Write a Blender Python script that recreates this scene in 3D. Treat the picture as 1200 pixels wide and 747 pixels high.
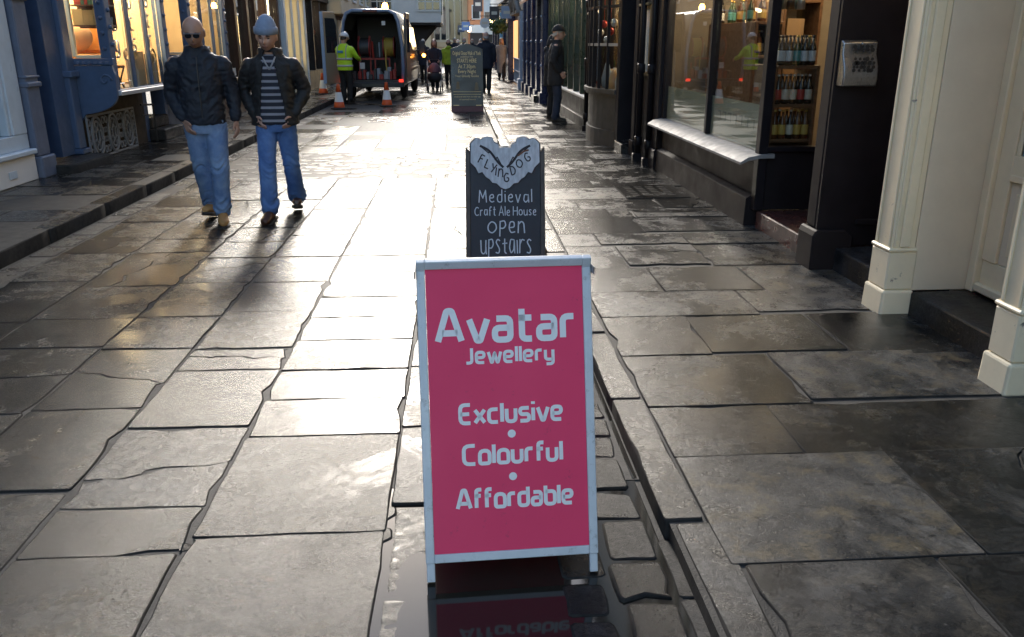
import bpy, bmesh, math, random
import numpy as np
from mathutils import Vector, Matrix, Euler

# ---------------------------------------------------------------- clean start
for o in list(bpy.data.objects): bpy.data.objects.remove(o, do_unlink=True)
scene = bpy.context.scene
COL = scene.collection
R = math.radians
random.seed(7)

# ---------------------------------------------------------------- camera
cam_d = bpy.data.cameras.new('camera'); cam = bpy.data.objects.new('camera', cam_d); COL.objects.link(cam)
cam_d.sensor_width = 36.0; cam_d.lens = 36.0 * 970.0 / 1200.0
cam_d.clip_start = 0.05; cam_d.clip_end = 2000
CAM_H = 1.57
cam.location = (0, 0, CAM_H)
cam.rotation_euler = Euler((R(90 - 18.44), 0, R(-3.64)), 'XYZ')
scene.camera = cam

# ---------------------------------------------------------------- sky, sun, exposure
SUN_AZ, SUN_EL = 5.3, 24.0          # degrees left of the street axis (+Y), degrees up
world = bpy.data.worlds.new('World'); scene.world = world; world.use_nodes = True
wn = world.node_tree.nodes; wl = world.node_tree.links
sky = wn.new('ShaderNodeTexSky'); sky.sky_type = 'NISHITA'; sky.sun_disc = False
sky.sun_elevation = R(SUN_EL); sky.sun_rotation = R(-SUN_AZ)
sky.air_density = 1.1; sky.dust_density = 1.1; sky.ozone_density = 1.0
bg = wn['Background']; bg.inputs['Strength'].default_value = 0.15
wl.new(sky.outputs['Color'], bg.inputs['Color'])
sun_d = bpy.data.lights.new('sun', 'SUN'); sun = bpy.data.objects.new('sun', sun_d); COL.objects.link(sun)
sun_d.energy = 1.25; sun_d.angle = R(10.0); sun_d.color = (1.0, 0.93, 0.83)
sdir = Vector((-math.sin(R(SUN_AZ)) * math.cos(R(SUN_EL)), math.cos(R(SUN_AZ)) * math.cos(R(SUN_EL)), math.sin(R(SUN_EL))))
sun.rotation_euler = sdir.to_track_quat('Z', 'Y').to_euler(); sun.location = sdir * 60
vs = scene.view_settings
vs.view_transform = 'Standard'; vs.look = 'None'; vs.exposure = 1.55; vs.gamma = 1.0; vs.use_curve_mapping = False
scene.render.engine = 'CYCLES'
scene.cycles.max_bounces = 8; scene.cycles.caustics_reflective = False; scene.cycles.caustics_refractive = False

# ---------------------------------------------------------------- mesh helpers
class MB:
    """collects shapes; build() links them as ONE mesh object"""
    world = False
    def __init__(s): s.v = []; s.f = []; s.m = []; s.cur = 0; s.M = None
    def add(s, vs_, fs):
        b = len(s.v)
        if s.M is not None: vs_ = [tuple(s.M @ Vector(p)) for p in vs_]
        s.v += [tuple(p) for p in vs_]; s.f += [tuple(i + b for i in f) for f in fs]; s.m += [s.cur] * len(fs)
        return s
    def box(s, x0, x1, y0, y1, z0, z1):
        if x0 > x1: x0, x1 = x1, x0
        if y0 > y1: y0, y1 = y1, y0
        if z0 > z1: z0, z1 = z1, z0
        return s.add([(x0,y0,z0),(x1,y0,z0),(x1,y1,z0),(x0,y1,z0),(x0,y0,z1),(x1,y0,z1),(x1,y1,z1),(x0,y1,z1)],
              [(0,3,2,1),(4,5,6,7),(0,1,5,4),(1,2,6,5),(2,3,7,6),(3,0,4,7)])
    def prism(s, poly, axis, a0, a1):
        """extrude a 2D polygon; axis 'x': poly=(y,z), 'y': poly=(x,z), 'z': poly=(x,y)"""
        n = len(poly)
        def P(p, a): return (a, p[0], p[1]) if axis == 'x' else (p[0], a, p[1]) if axis == 'y' else (p[0], p[1], a)
        vv = [P(p, a0) for p in poly] + [P(p, a1) for p in poly]
        return s.add(vv, [tuple(range(n))[::-1], tuple(range(n, 2*n))] + [(i, (i+1) % n, n+(i+1) % n, n+i) for i in range(n)])
    def tube(s, path, r, n=8, sx=1.0):
        path = [Vector(p) for p in path]
        rr = r if isinstance(r, (list, tuple)) else [r] * len(path)
        vv = []; ff = []; up = None
        for i, p in enumerate(path):
            d = (path[min(i+1, len(path)-1)] - path[max(i-1, 0)]).normalized()
            if up is None:
                up = Vector((0,0,1)) if abs(d.z) < .9 else Vector((0,1,0))
            a = d.cross(up)
            if a.length < 1e-4: a = d.cross(Vector((1,0,0)))
            a.normalize(); b = a.cross(d).normalized(); up = b
            for k in range(n):
                t = 2*math.pi*k/n
                vv.append(p + a*(math.cos(t)*rr[i]*sx) + b*(math.sin(t)*rr[i]))
        L = len(path)
        for i in range(L-1):
            for k in range(n):
                ff.append((i*n+k, i*n+(k+1) % n, (i+1)*n+(k+1) % n, (i+1)*n+k))
        ff.append(tuple(range(n))[::-1]); ff.append(tuple(range((L-1)*n, L*n)))
        return s.add(vv, ff)
    def lathe(s, prof, c=(0,0,0), n=16):
        vv = []; ff = []
        for r, z in prof:
            for k in range(n):
                t = 2*math.pi*k/n; vv.append((c[0]+r*math.cos(t), c[1]+r*math.sin(t), c[2]+z))
        L = len(prof)
        for i in range(L-1):
            for k in range(n):
                ff.append((i*n+k, i*n+(k+1) % n, (i+1)*n+(k+1) % n, (i+1)*n+k))
        ff.append(tuple(range(n))[::-1]); ff.append(tuple(range((L-1)*n, L*n)))
        return s.add(vv, ff)
    def ring(s, c, rad, tube_r, axis='y', n=20, m=6, sx=1, sz=1):
        vv = []; ff = []
        for i in range(n):
            t = 2*math.pi*i/n
            for k in range(m):
                q = 2*math.pi*k/m; rr = rad + tube_r*math.cos(q)
                a, b, d = rr*math.cos(t)*sx, rr*math.sin(t)*sz, tube_r*math.sin(q)
                p = (a, d, b) if axis == 'y' else (d, a, b) if axis == 'x' else (a, b, d)
                vv.append((c[0]+p[0], c[1]+p[1], c[2]+p[2]))
        for i in range(n):
            for k in range(m):
                ff.append((i*m+k, i*m+(k+1) % m, ((i+1) % n)*m+(k+1) % m, ((i+1) % n)*m+k))
        return s.add(vv, ff)
    def ball(s, c, r, n=14, m=9, sc=(1,1,1)):
        vv = [(c[0], c[1], c[2]-r*sc[2])]; ff = []
        for j in range(1, m):
            ph = -math.pi/2 + math.pi*j/m
            for k in range(n):
                t = 2*math.pi*k/n
                vv.append((c[0]+r*sc[0]*math.cos(ph)*math.cos(t), c[1]+r*sc[1]*math.cos(ph)*math.sin(t), c[2]+r*sc[2]*math.sin(ph)))
        vv.append((c[0], c[1], c[2]+r*sc[2])); T = len(vv)-1
        for k in range(n):
            ff.append((0, 1+(k+1) % n, 1+k)); ff.append((T, T-n+k, T-n+(k+1) % n))
        for j in range(m-2):
            for k in range(n):
                a = 1+j*n
                ff.append((a+k, a+(k+1) % n, a+n+(k+1) % n, a+n+k))
        return s.add(vv, ff)
    def build(s, name, mat, parent=None, smooth=False, bevel=0.0, seg=1, loc=None, auto=None):
        me = bpy.data.meshes.new(name); me.from_pydata(s.v, [], s.f)
        mats = mat if isinstance(mat, (list, tuple)) else [mat]
        for m in mats: me.materials.append(m)
        if len(mats) > 1: me.polygons.foreach_set('material_index', s.m)
        if loc is not None: me.transform(Matrix.Translation(-Vector(loc)))
        if MB.world and parent is not None:      # shapes given in street coordinates: make them local to the thing's base
            q = parent; off = Vector((0,0,0))
            while q is not None: off += q.location; q = q.parent
            me.transform(Matrix.Translation(-off))
        bm = bmesh.new(); bm.from_mesh(me); bmesh.ops.recalc_face_normals(bm, faces=bm.faces); bm.to_mesh(me); bm.free()
        if smooth: me.polygons.foreach_set('use_smooth', [True]*len(me.polygons))
        me.update()
        o = bpy.data.objects.new(name, me); COL.objects.link(o)
        if loc is not None: o.location = loc
        if parent is not None: o.parent = parent
        if bevel:
            b = o.modifiers.new('bevel', 'BEVEL'); b.width = bevel; b.segments = seg; b.limit_method = 'ANGLE'; b.angle_limit = R(40)
        if auto:
            me.polygons.foreach_set('use_smooth', [True]*len(me.polygons))
            try: me.set_sharp_from_angle(angle=R(auto))
            except Exception: pass
        return o
def tag(o, label=None, cat=None, group=None, kind=None):
    if label: o['label'] = label
    if cat: o['category'] = cat
    if group: o['group'] = group
    if kind: o['kind'] = kind
    return o
def thing(name, label, cat, loc=(0,0,0), rz=0, group=None):
    o = bpy.data.objects.new(name, None); COL.objects.link(o); o.empty_display_size = .1
    o.location = loc; o.rotation_euler = (0, 0, rz); return tag(o, label, cat, group)
def copy_tree(o, parent=None):
    c = o.copy(); COL.objects.link(c); c.parent = parent
    for ch in list(o.children): copy_tree(ch, c)
    return c
def bx(name, mat, parent, x0, x1, y0, y1, z0, z1, bevel=0.004):
    return MB().box(x0, x1, y0, y1, z0, z1).build(name, mat, parent, bevel=bevel)

# numpy value noise -----------------------------------------------------------
def _h(ix, iy, iz):
    n = (ix.astype(np.int64)*374761393 + iy.astype(np.int64)*668265263 + iz.astype(np.int64)*2147483647) & 0xffffffff
    n = ((n ^ (n >> 13)) * 1274126177) & 0xffffffff
    return ((n ^ (n >> 16)) & 0xffff) / 65535.0
def vnoise(p):
    i = np.floor(p); f = p - i; f = f*f*(3-2*f); x, y, z = i[:,0], i[:,1], i[:,2]; r = 0
    for dx in (0,1):
        for dy in (0,1):
            for dz in (0,1):
                w = (f[:,0] if dx else 1-f[:,0])*(f[:,1] if dy else 1-f[:,1])*(f[:,2] if dz else 1-f[:,2])
                r = r + w*_h(x+dx, y+dy, z+dz)
    return r
def fbm(p, o=3):
    r = 0; a = .5
    for k in range(o): r = r + a*(vnoise(p*2**k + 17.3*k)-.5); a *= .5
    return r

# ---------------------------------------------------------------- materials
MATS = {}
def mat(name, col=(.5,.5,.5), rough=.5, metal=0.0, col2=None, nscale=6.0, ndetail=5, bump=0.0, bscale=60.0,
        rvar=0.0, coat=0.0, spec=.5, emit=None, estr=0, objrand=0.0, trans=0.0, stretch=None, sheen=0):
    if name in MATS: return MATS[name]
    m = bpy.data.materials.new(name); m.use_nodes = True; nt = m.node_tree; N = nt.nodes; L = nt.links
    b = N['Principled BSDF']; b.inputs['Base Color'].default_value = (*col, 1); b.inputs['Roughness'].default_value = rough
    b.inputs['Metallic'].default_value = metal; b.inputs['Specular IOR Level'].default_value = spec
    if coat: b.inputs['Coat Weight'].default_value = coat; b.inputs['Coat Roughness'].default_value = .08
    if sheen: b.inputs['Sheen Weight'].default_value = sheen; b.inputs['Sheen Roughness'].default_value = .5
    if trans: b.inputs['Transmission Weight'].default_value = trans
    if emit: b.inputs['Emission Color'].default_value = (*emit, 1); b.inputs['Emission Strength'].default_value = estr
    if col2 or bump or rvar:
        tc = N.new('ShaderNodeTexCoord'); vec = tc.outputs['Object']
        if stretch:
            mp = N.new('ShaderNodeMapping'); mp.inputs['Scale'].default_value = stretch; L.new(vec, mp.inputs['Vector']); vec = mp.outputs['Vector']
        n1 = N.new('ShaderNodeTexNoise'); n1.inputs['Scale'].default_value = nscale; n1.inputs['Detail'].default_value = ndetail
        n1.inputs['Roughness'].default_value = .62; L.new(vec, n1.inputs['Vector'])
        if col2:
            rp = N.new('ShaderNodeMapRange'); rp.inputs[1].default_value = .32; rp.inputs[2].default_value = .68; L.new(n1.outputs['Fac'], rp.inputs[0])
            mx = N.new('ShaderNodeMix'); mx.data_type = 'RGBA'; mx.inputs[6].default_value = (*col, 1); mx.inputs[7].default_value = (*col2, 1)
            L.new(rp.outputs[0], mx.inputs[0]); L.new(mx.outputs[2], b.inputs['Base Color'])
        if rvar:
            rr = N.new('ShaderNodeMapRange'); rr.inputs[1].default_value = .3; rr.inputs[2].default_value = .7
            rr.inputs[3].default_value = max(0, rough-rvar); rr.inputs[4].default_value = min(1, rough+rvar)
            L.new(n1.outputs['Fac'], rr.inputs[0]); L.new(rr.outputs[0], b.inputs['Roughness'])
        if bump:
            n2 = N.new('ShaderNodeTexNoise'); n2.inputs['Scale'].default_value = bscale; n2.inputs['Detail'].default_value = 5; L.new(vec, n2.inputs['Vector'])
            bp = N.new('ShaderNodeBump'); bp.inputs['Strength'].default_value = bump; bp.inputs['Distance'].default_value = .004
            L.new(n2.outputs['Fac'], bp.inputs['Height']); L.new(bp.outputs['Normal'], b.inputs['Normal'])
    MATS[name] = m; return m

def wet_stone(name, dark, light, warm, r0, r1, bump=.5, film=.5, spec=.3):
    """rain-wet York stone: patchy stain, per-slab tint, patchy water film"""
    m = bpy.data.materials.new(name); m.use_nodes = True; nt = m.node_tree; N = nt.nodes; L = nt.links; b = N['Principled BSDF']
    tc = N.new('ShaderNodeTexCoord'); oi = N.new('ShaderNodeObjectInfo'); at = N.new('ShaderNodeAttribute'); at.attribute_name = 'tint'
    ad = N.new('ShaderNodeMath'); ad.operation = 'ADD'; L.new(oi.outputs['Random'], ad.inputs[0]); L.new(at.outputs['Fac'], ad.inputs[1])
    fr = N.new('ShaderNodeMath'); fr.operation = 'FRACT'; L.new(ad.outputs[0], fr.inputs[0]); rnd = fr.outputs[0]
    mu = N.new('ShaderNodeMath'); mu.operation = 'MULTIPLY'; mu.inputs[1].default_value = 40; L.new(rnd, mu.inputs[0])
    cb = N.new('ShaderNodeCombineXYZ')
    for i in range(3): L.new(mu.outputs[0], cb.inputs[i])
    va = N.new('ShaderNodeVectorMath'); va.operation = 'ADD'; L.new(tc.outputs['Object'], va.inputs[0]); L.new(cb.outputs[0], va.inputs[1]); vec = va.outputs[0]
    def noise(sc, det=5, ro=.6, dist=0):
        n = N.new('ShaderNodeTexNoise'); n.inputs['Scale'].default_value = sc; n.inputs['Detail'].default_value = det
        n.inputs['Roughness'].default_value = ro; n.inputs['Distortion'].default_value = dist; L.new(vec, n.inputs['Vector']); return n.outputs['Fac']
    def mr(x, a, c, lo, hi):
        n = N.new('ShaderNodeMapRange'); n.inputs[1].default_value = a; n.inputs[2].default_value = c; n.inputs[3].default_value = lo; n.inputs[4].default_value = hi
        L.new(x, n.inputs[0]); return n.outputs[0]
    def math_(op, a, c):
        n = N.new('ShaderNodeMath'); n.operation = op
        for i, x in enumerate((a, c)):
            if isinstance(x, (int, float)): n.inputs[i].default_value = x
            else: L.new(x, n.inputs[i])
        return n.outputs[0]
    def mix(f, a, c):
        n = N.new('ShaderNodeMix'); n.data_type = 'RGBA'
        for i, x in ((0, f), (6, a), (7, c)):
            if isinstance(x, tuple): n.inputs[i].default_value = (*x, 1)
            else: L.new(x, n.inputs[i])
        return n.outputs[2]
    b.inputs['Specular IOR Level'].default_value = spec
    stain = noise(2.6, 8, .70, .6); mid = noise(9, 7, .70, .3); fine = noise(60, 7, .78); lump = noise(4.2, 3, .5)
    pit = noise(210, 4, .7); wet = noise(1.9, 9, .72, .5)
    wet2 = math_('ADD', wet, math_('MULTIPLY', math_('SUBTRACT', rnd, .5), .20))
    dry = mr(wet2, .455, .555, 0, 1)                       # ragged drying patches
    c1 = mix(mr(stain, .40, .60, 0, 1), dark, light)
    c2 = mix(mr(mid, .50, .64, 0, .6), c1, warm)
    c3 = mix(mr(fine, .42, .66, 0, .65), c2, tuple(x*.35 for x in dark))
    blot = noise(6.5, 8, .74, .8); c3 = mix(mr(blot, .56, .60, 0, .75), c3, tuple(x*.55 for x in dark)); c3 = mix(mr(blot, .43, .37, 0, .55), c3, tuple(min(1, x*1.45) for x in light))
    spk = N.new('ShaderNodeTexVoronoi'); spk.inputs['Scale'].default_value = 13; L.new(vec, spk.inputs['Vector'])
    c4 = mix(mr(spk.outputs['Distance'], .045, .065, .55, 0), c3, tuple(min(1, x*1.9) for x in light))   # old gum and pale specks
    mxw = mix(dry, tuple(.46 for _ in range(3)), (1.12,1.12,1.12))
    ml = N.new('ShaderNodeMix'); ml.data_type = 'RGBA'; ml.blend_type = 'MULTIPLY'; ml.inputs[0].default_value = 1; L.new(c4, ml.inputs[6]); L.new(mxw, ml.inputs[7])
    hs = N.new('ShaderNodeHueSaturation'); L.new(mr(rnd, 0, 1, .58, 1.22), hs.inputs['Value']); L.new(ml.outputs[2], hs.inputs['Color'])
    r7 = N.new('ShaderNodeMath'); r7.operation = 'FRACT'; L.new(math_('MULTIPLY', rnd, 7.31), r7.inputs[0]); L.new(mr(r7.outputs[0], 0, 1, .35, 1.45), hs.inputs['Saturation'])
    L.new(hs.outputs['Color'], b.inputs['Base Color'])
    rg = mr(dry, 0, 1, r0, r1)
    rg2 = math_('ADD', rg, math_('ADD', math_('MULTIPLY', math_('SUBTRACT', fine, .5), .55), math_('MULTIPLY', math_('SUBTRACT', mid, .5), .50)))
    L.new(rg2, b.inputs['Roughness'])
    if film:
        L.new(mr(dry, 0, 1, film, 0.0), b.inputs['Coat Weight']); b.inputs['Coat Roughness'].default_value = .16
        b.inputs['Coat IOR'].default_value = 1.33
    h = math_('ADD', math_('MULTIPLY', mid, .45), math_('ADD', math_('MULTIPLY', fine, .65), math_('MULTIPLY', pit, .30)))
    h2 = math_('ADD', h, math_('MULTIPLY', lump, .6))
    bp = N.new('ShaderNodeBump'); bp.inputs['Strength'].default_value = bump; bp.inputs['Distance'].default_value = .012
    L.new(h2, bp.inputs['Height']); L.new(bp.outputs['Normal'], b.inputs['Normal'])
    MATS[name] = m; return m

# ================================================================ GROUND
STONE = wet_stone('wet_york_stone', (.014,.0135,.013), (.076,.069,.059), (.125,.100,.064), .11, .27, bump=.40, film=.26, spec=.26)
PAVE = wet_stone('damp_pavement_stone', (.013,.014,.015), (.082,.079,.074), (.118,.098,.066), .14, .31, bump=.38, film=.08, spec=.20)
SETT = wet_stone('wet_setts', (.015,.015,.017), (.042,.041,.040), (.05,.045,.038), .22, .42, bump=.7, film=.25, spec=.22)
KERB = wet_stone('kerb_stone', (.018,.018,.019), (.060,.058,.055), (.078,.068,.054), .18, .36, bump=.40, film=.08, spec=.2)
MORTAR = mat('gritty_mortar', (.026,.025,.024), .62, col2=(.068,.064,.058), nscale=11, bump=.8, bscale=160, spec=.25)
JOINT = mat('joint_dirt', (.022,.021,.020), .9, col2=(.045,.042,.038), nscale=20, spec=.12)
WATER = mat('puddle_water', (.020,.018,.014), .06, spec=.5, bump=.03, bscale=9)

def slab_mesh(poly, zt, th, rng, seg=.11, jit=.006, bev=.012, rnd=.02, dome=0.0, tilt=(0,0), chip=.0):
    """one stone: wobbly outline, worn edges, skirt down to the bed; local to its centre"""
    cx = sum(p[0] for p in poly)/len(poly); cy = sum(p[1] for p in poly)/len(poly)
    pts = []
    n = len(poly)
    for i in range(n):
        a = Vector(poly[i]); b = Vector(poly[(i+1) % n]); L = (b-a).length; d = (b-a)/L; nn = Vector((d.y, -d.x))
        r = min(rnd, L*.3); k = max(1, int((L-2*r)/seg)); ph = rng.uniform(0, 6); w = rng.uniform(2, 6)
        for j in range(k+1):
            t = r + (L-2*r)*j/k
            off = jit*(.4*math.sin(ph+w*t*3) + rng.uniform(-.7, .7))
            if chip and rng.random() < chip: off -= rng.uniform(.008, .028)
            p = a + d*t + nn*off; pts.append((p.x-cx, p.y-cy))
    m = len(pts)
    def zz(x, y): return tilt[0]*x + tilt[1]*y
    v = []
    def ringp(s_in, z):
        for x, y in pts:
            L = math.hypot(x, y); f = max(0.05, (L - s_in)/L); v.append((x*f, y*f, z + zz(x*f, y*f)))
    ringp(-.002, -th); ringp(0, -bev*1.0); ringp(bev*.45, -bev*.3); ringp(bev*1.5, 0.0)
    f = []
    for q in range(3):
        for i in range(m): f.append((q*m+i, q*m+(i+1) % m, (q+1)*m+(i+1) % m, (q+1)*m+i))
    if dome > 0:
        for x, y in pts: v.append((x*.5, y*.5, dome + zz(x*.5, y*.5)))
        for i in range(m): f.append((3*m+i, 3*m+(i+1) % m, 4*m+(i+1) % m, 4*m+i))
        f.append(tuple(range(4*m, 5*m)))
    else: f.append(tuple(range(3*m, 4*m)))
    return v, f, (cx, cy, zt)
def dome_of(k): return k.get('dome', 0) > 0
def slab(name, poly, zt, th, material, parent, rng, **k):
    v, f, c = slab_mesh(poly, zt, th, rng, **k)
    me = bpy.data.meshes.new(name); me.from_pydata(v, [], f); me.materials.append(material); me.materials.append(JOINT)
    mside = sum(1 for q in f if len(q) == 4) - (len(v)//5 if dome_of(k) else 0); me.polygons.foreach_set('material_index', [1 if i < mside else 0 for i in range(len(f))])
    me.polygons.foreach_set('use_smooth', [len(q) == 4 or dome_of(k) for q in f]); me.update()
    o = bpy.data.objects.new(name, me); COL.objects.link(o); o.location = c; o.parent = parent
    return o
def slab_stuff(name, polys, zt, th, material, parent, rng, **k):
    V = []; Fc = []; T = []; MI = []
    for poly in polys:
        v, f, c = slab_mesh(poly, zt + rng.uniform(-.004, .004), th, rng, **k); b = len(V); t = rng.random()
        V += [(x+c[0], y+c[1], z+c[2]) for x, y, z in v]; Fc += [tuple(i+b for i in q) for q in f]; T += [t]*len(v); MI += [0 if len(q) > 4 or i == len(f)-1 else 1 for i, q in enumerate(f)]
    me = bpy.data.meshes.new(name); me.from_pydata(V, [], Fc); me.materials.append(material); me.materials.append(JOINT); me.polygons.foreach_set('material_index', MI)
    me.polygons.foreach_set('use_smooth', [len(q) == 4 for q in Fc])
    at = me.attributes.new('tint', 'FLOAT', 'POINT'); at.data.foreach_set('value', T); me.update()
    o = bpy.data.objects.new(name, me); COL.objects.link(o); o.parent = parent; o['kind'] = 'stuff'
    return o

ground = MB().add([(-600,-600,-.35),(600,-600,-.35),(600,900,-.35),(-600,900,-.35)], [(0,1,2,3)]).build('ground', MORTAR); ground['kind'] = 'structure'
road = MB().box(-3.36, .66, 2.751, 150, -.30, -.003).box(-3.36, -.336, -8, 2.75, -.30, -.003).box(-.335, .66, -8, 2.75, -.30, -.0075).build('road', MORTAR); road['kind'] = 'structure'
pavR = MB().box(.675, 4.2, -8, 150, -.30, .0520).build('pavement', MORTAR); pavR['kind'] = 'structure'
pavL = MB().box(-6.2, -3.375, -8, 150, -.30, .1165).build('pavement', MORTAR); pavL['kind'] = 'structure'
rng = random.Random(11)
def cracked(poly, rng, prob):
    """some slabs are broken in two along a jagged line"""
    if rng.random() > prob: return [poly]
    a, b_, c, d = [Vector(p) for p in poly]; t1, t2 = rng.uniform(.2, .8), rng.uniform(.2, .8); g = .0025
    if rng.random() < .5: a, b_, c, d = b_, c, d, a
    p, q = a.lerp(b_, t1), d.lerp(c, t2); n = (q-p).normalized(); n = Vector((-n.y, n.x))
    mid = [p.lerp(q, k) + n*rng.uniform(-.05, .05)*(q-p).length*1.1 for k in (.14, .3, .44, .6, .74, .88)]
    line = [p] + mid + [q]; L_ = [v + n*g for v in line]; R_ = [v - n*g for v in line]
    A_ = [a] + L_ + [d]; B_ = [b_, c] + R_[::-1]
    return [[tuple(v) for v in A_], [tuple(v) for v in B_]]

# ---- carriageway: columns of big slabs, cross joints read off the photograph
JX = [-3.12, -2.57, -1.95, -1.45, -.92, -.27, .27]
JY = {5: [1.55, 2.45, 3.19, 3.57, 3.93, 4.37, 4.78, 5.20, 5.82],
      4: [1.55, 2.36, 2.66, 3.31, 3.97, 4.27, 4.93, 5.60, 6.30, 7.05],
      3: [1.9, 2.79, 3.52, 4.30, 4.85, 5.6, 6.3],
      2: [2.6, 3.5, 4.35, 4.85, 5.55, 6.5],
      1: [3.2, 4.0, 4.8, 5.7, 6.5],
      6: [1.55, 2.62, 3.25, 3.95, 4.6, 5.2]}
for c in range(1, 7):
    x0, x1 = JX[c-1], JX[c]; ys = list(JY[c])
    while ys[-1] < 9.75: ys.append(ys[-1] + rng.uniform(.42, .78))
    ys[-1] = 10.15
    sk0 = rng.uniform(-.02, .02)
    for a, b in zip(ys[:-1], ys[1:]):
        g = rng.uniform(.002, .006); g2 = .003
        w = [rng.uniform(-.016, .016)*(1 if rng.random() < .3 else .15) for _ in range(4)]
        skew = rng.uniform(-.03, .03)
        poly = [(x0+g2+abs(w[0])*.8, a+g), (x1-g2-abs(w[1])*.5, a+g+skew*.4), (x1-g2-abs(w[2])*.8, b-g+skew*.4), (x0+g2+abs(w[3])*.5, b-g)]
        if c == 6 and a < 2.3: continue          # sunk, water-filled: built below
        else: zt = rng.uniform(-.0005, .006)
        for pc in cracked(poly, rng, .26):
            slab('paving_slab', pc, zt + rng.uniform(-.001, .001), .035, STONE, road, rng, jit=.0045, bev=.0045, rnd=.008, chip=.13, seg=.09,
                 tilt=(rng.uniform(-.004, .004), rng.uniform(-.003, .003)))
# small broken fillers in the worn joint of the middle column
for (x, y, s) in [(-.285,2.44,.05),(-.275,2.58,.045),(-.92,2.40,.03)]:
    k = rng.randint(5, 6); ph = rng.uniform(0, 6)
    poly = [(x+s*rng.uniform(.7,1.1)*math.cos(ph+6.283*i/k), y+s*1.2*rng.uniform(.7,1.1)*math.sin(ph+6.283*i/k)) for i in range(k)]
    slab('stone_chip', poly, -.001, .02, SETT, road, rng, seg=.04, jit=.003, bev=.006, rnd=.006)
# setts between the slabs and the gutter
y = 1.5
for (x0, x1, seed) in ((.275,.435,1), (.44,.625,2)):
    y = 1.52 + .07*seed
    while y < 9.9:
        L = rng.uniform(.15, .30) if y > 2.2 else rng.uniform(.16, .22)
        zt = rng.uniform(-.003, .006)
        poly = [(x0+rng.uniform(.002,.022), y+.006+rng.uniform(0,.012)), (x1-rng.uniform(.002,.022), y+.006+rng.uniform(-.012,.012)), (x1-rng.uniform(.002,.026), y+L-.006-rng.uniform(0,.014)), (x0+rng.uniform(.002,.026), y+L-.006+rng.uniform(-.012,.008))]
        slab('sett', poly, zt, .03, SETT, road, rng, seg=.06, jit=.004, bev=.007, rnd=.012, chip=.04, tilt=(rng.uniform(-.03,.03), rng.uniform(-.02,.02)))
        y += L
yy = 1.40
for L in (.34, .30, .31): slab('gutter_stone', [(.634, yy+.004), (.692, yy+.004), (.692, yy+L-.004), (.634, yy+L-.004)], rng.uniform(-.003, .003), .03, SETT, road, rng, seg=.08, jit=.003, bev=.005, rnd=.008); yy += L
# narrow stones of the left gutter
y = 5.0
while y < 16:
    L = rng.uniform(.25, .55)
    slab('sett', [(-3.345, y+.008), (-3.135, y+.008), (-3.135, y+L-.008), (-3.345, y+L-.008)], rng.uniform(-.004, .002), .03, SETT, road, rng, jit=.005, bev=.014, rnd=.025)
    y += L
# band of little setts across the street, then slabs running on to the far end
polys = []
yy = 10.18
while yy < 12.7:
    d = rng.uniform(.11, .16); x = -3.1 + rng.uniform(0, .1)
    while x < .6:
        w = rng.uniform(.14, .30); polys.append([(x+.006, yy+.006), (min(x+w, .62)-.006, yy+.006), (min(x+w, .62)-.006, yy+d-.006), (x+.006, yy+d-.006)]); x += w
        if x > .5: break
    yy += d
slab_stuff('setts', polys, -.002, .025, SETT, road, rng, seg=.2, jit=.003, bev=.012, rnd=.02)
polys = []
for c, (x0, x1) in enumerate(zip([-3.1,-2.5,-1.9,-1.3,-.75,-.2,.25], [-2.5,-1.9,-1.3,-.75,-.2,.25,.62])):
    yy = 12.7
    while yy < 90:
        d = rng.uniform(.45, .95) * (1 if yy < 40 else 3)
        polys.append([(x0+.008, yy+.008), (x1-.008, yy+.008), (x1-.008, yy+d-.008), (x0+.008, yy+d-.008)]); yy += d
slab_stuff('paving_slabs', polys, -.002, .025, STONE, road, rng, seg=.5, jit=.004, bev=.012, rnd=.02)
slab_stuff('setts', [[(-3.345, a+.01), (-3.12, a+.01), (-3.12, a+.49), (-3.345, a+.49)] for a in [16+.5*i for i in range(60)]], -.004, .025, SETT, road, rng, seg=.5)

# ---- right kerb and pavement
ky = [1.3, 2.36, 3.36, 4.25, 5.1, 6.1, 6.9]
while ky[-1] < 16: ky.append(ky[-1] + rng.uniform(.7, 1.05))
for i, (a, b) in enumerate(zip(ky[:-1], ky[1:])):
    s = .045 if i == 0 else rng.uniform(-.008, .012)
    x0, x1 = .652+s, .785+s
    slab('kerb_stone', [(x0, a+.006), (x1, a+.006), (x1+rng.uniform(-.006,.006), b-.006), (x0+rng.uniform(-.006,.006), b-.006)], .053 + (.0045 if i == 0 else rng.uniform(.002,.008)), .14, KERB, pavR, rng, seg=.12, jit=.003, bev=.008, rnd=.008)
slab_stuff('kerb_stones', [[(.655, a+.006), (.785, a+.006), (.785, a+.894), (.655, a+.894)] for a in [ky[-1]+.9*i for i in range(70)]], .055, .14, KERB, pavR, rng, seg=.5, jit=.003)
py = [.9, 1.45, 2.11, 2.80, 3.26, 3.88, 4.50, 5.0, 5.6, 6.25]
splits = [[1.5, 2.1], [1.45], [1.62], [1.32], [1.55], [1.28, 2.0], [1.75], [1.3, 1.95], [1.2, 1.8]]
while py[-1] < 16.5: py.append(py[-1] + rng.uniform(.42, .75)); splits.append(sorted([rng.uniform(1.05, 1.4), rng.uniform(1.6, 2.1)]) if rng.random() < .6 else [rng.uniform(1.3, 1.9)])
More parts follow.
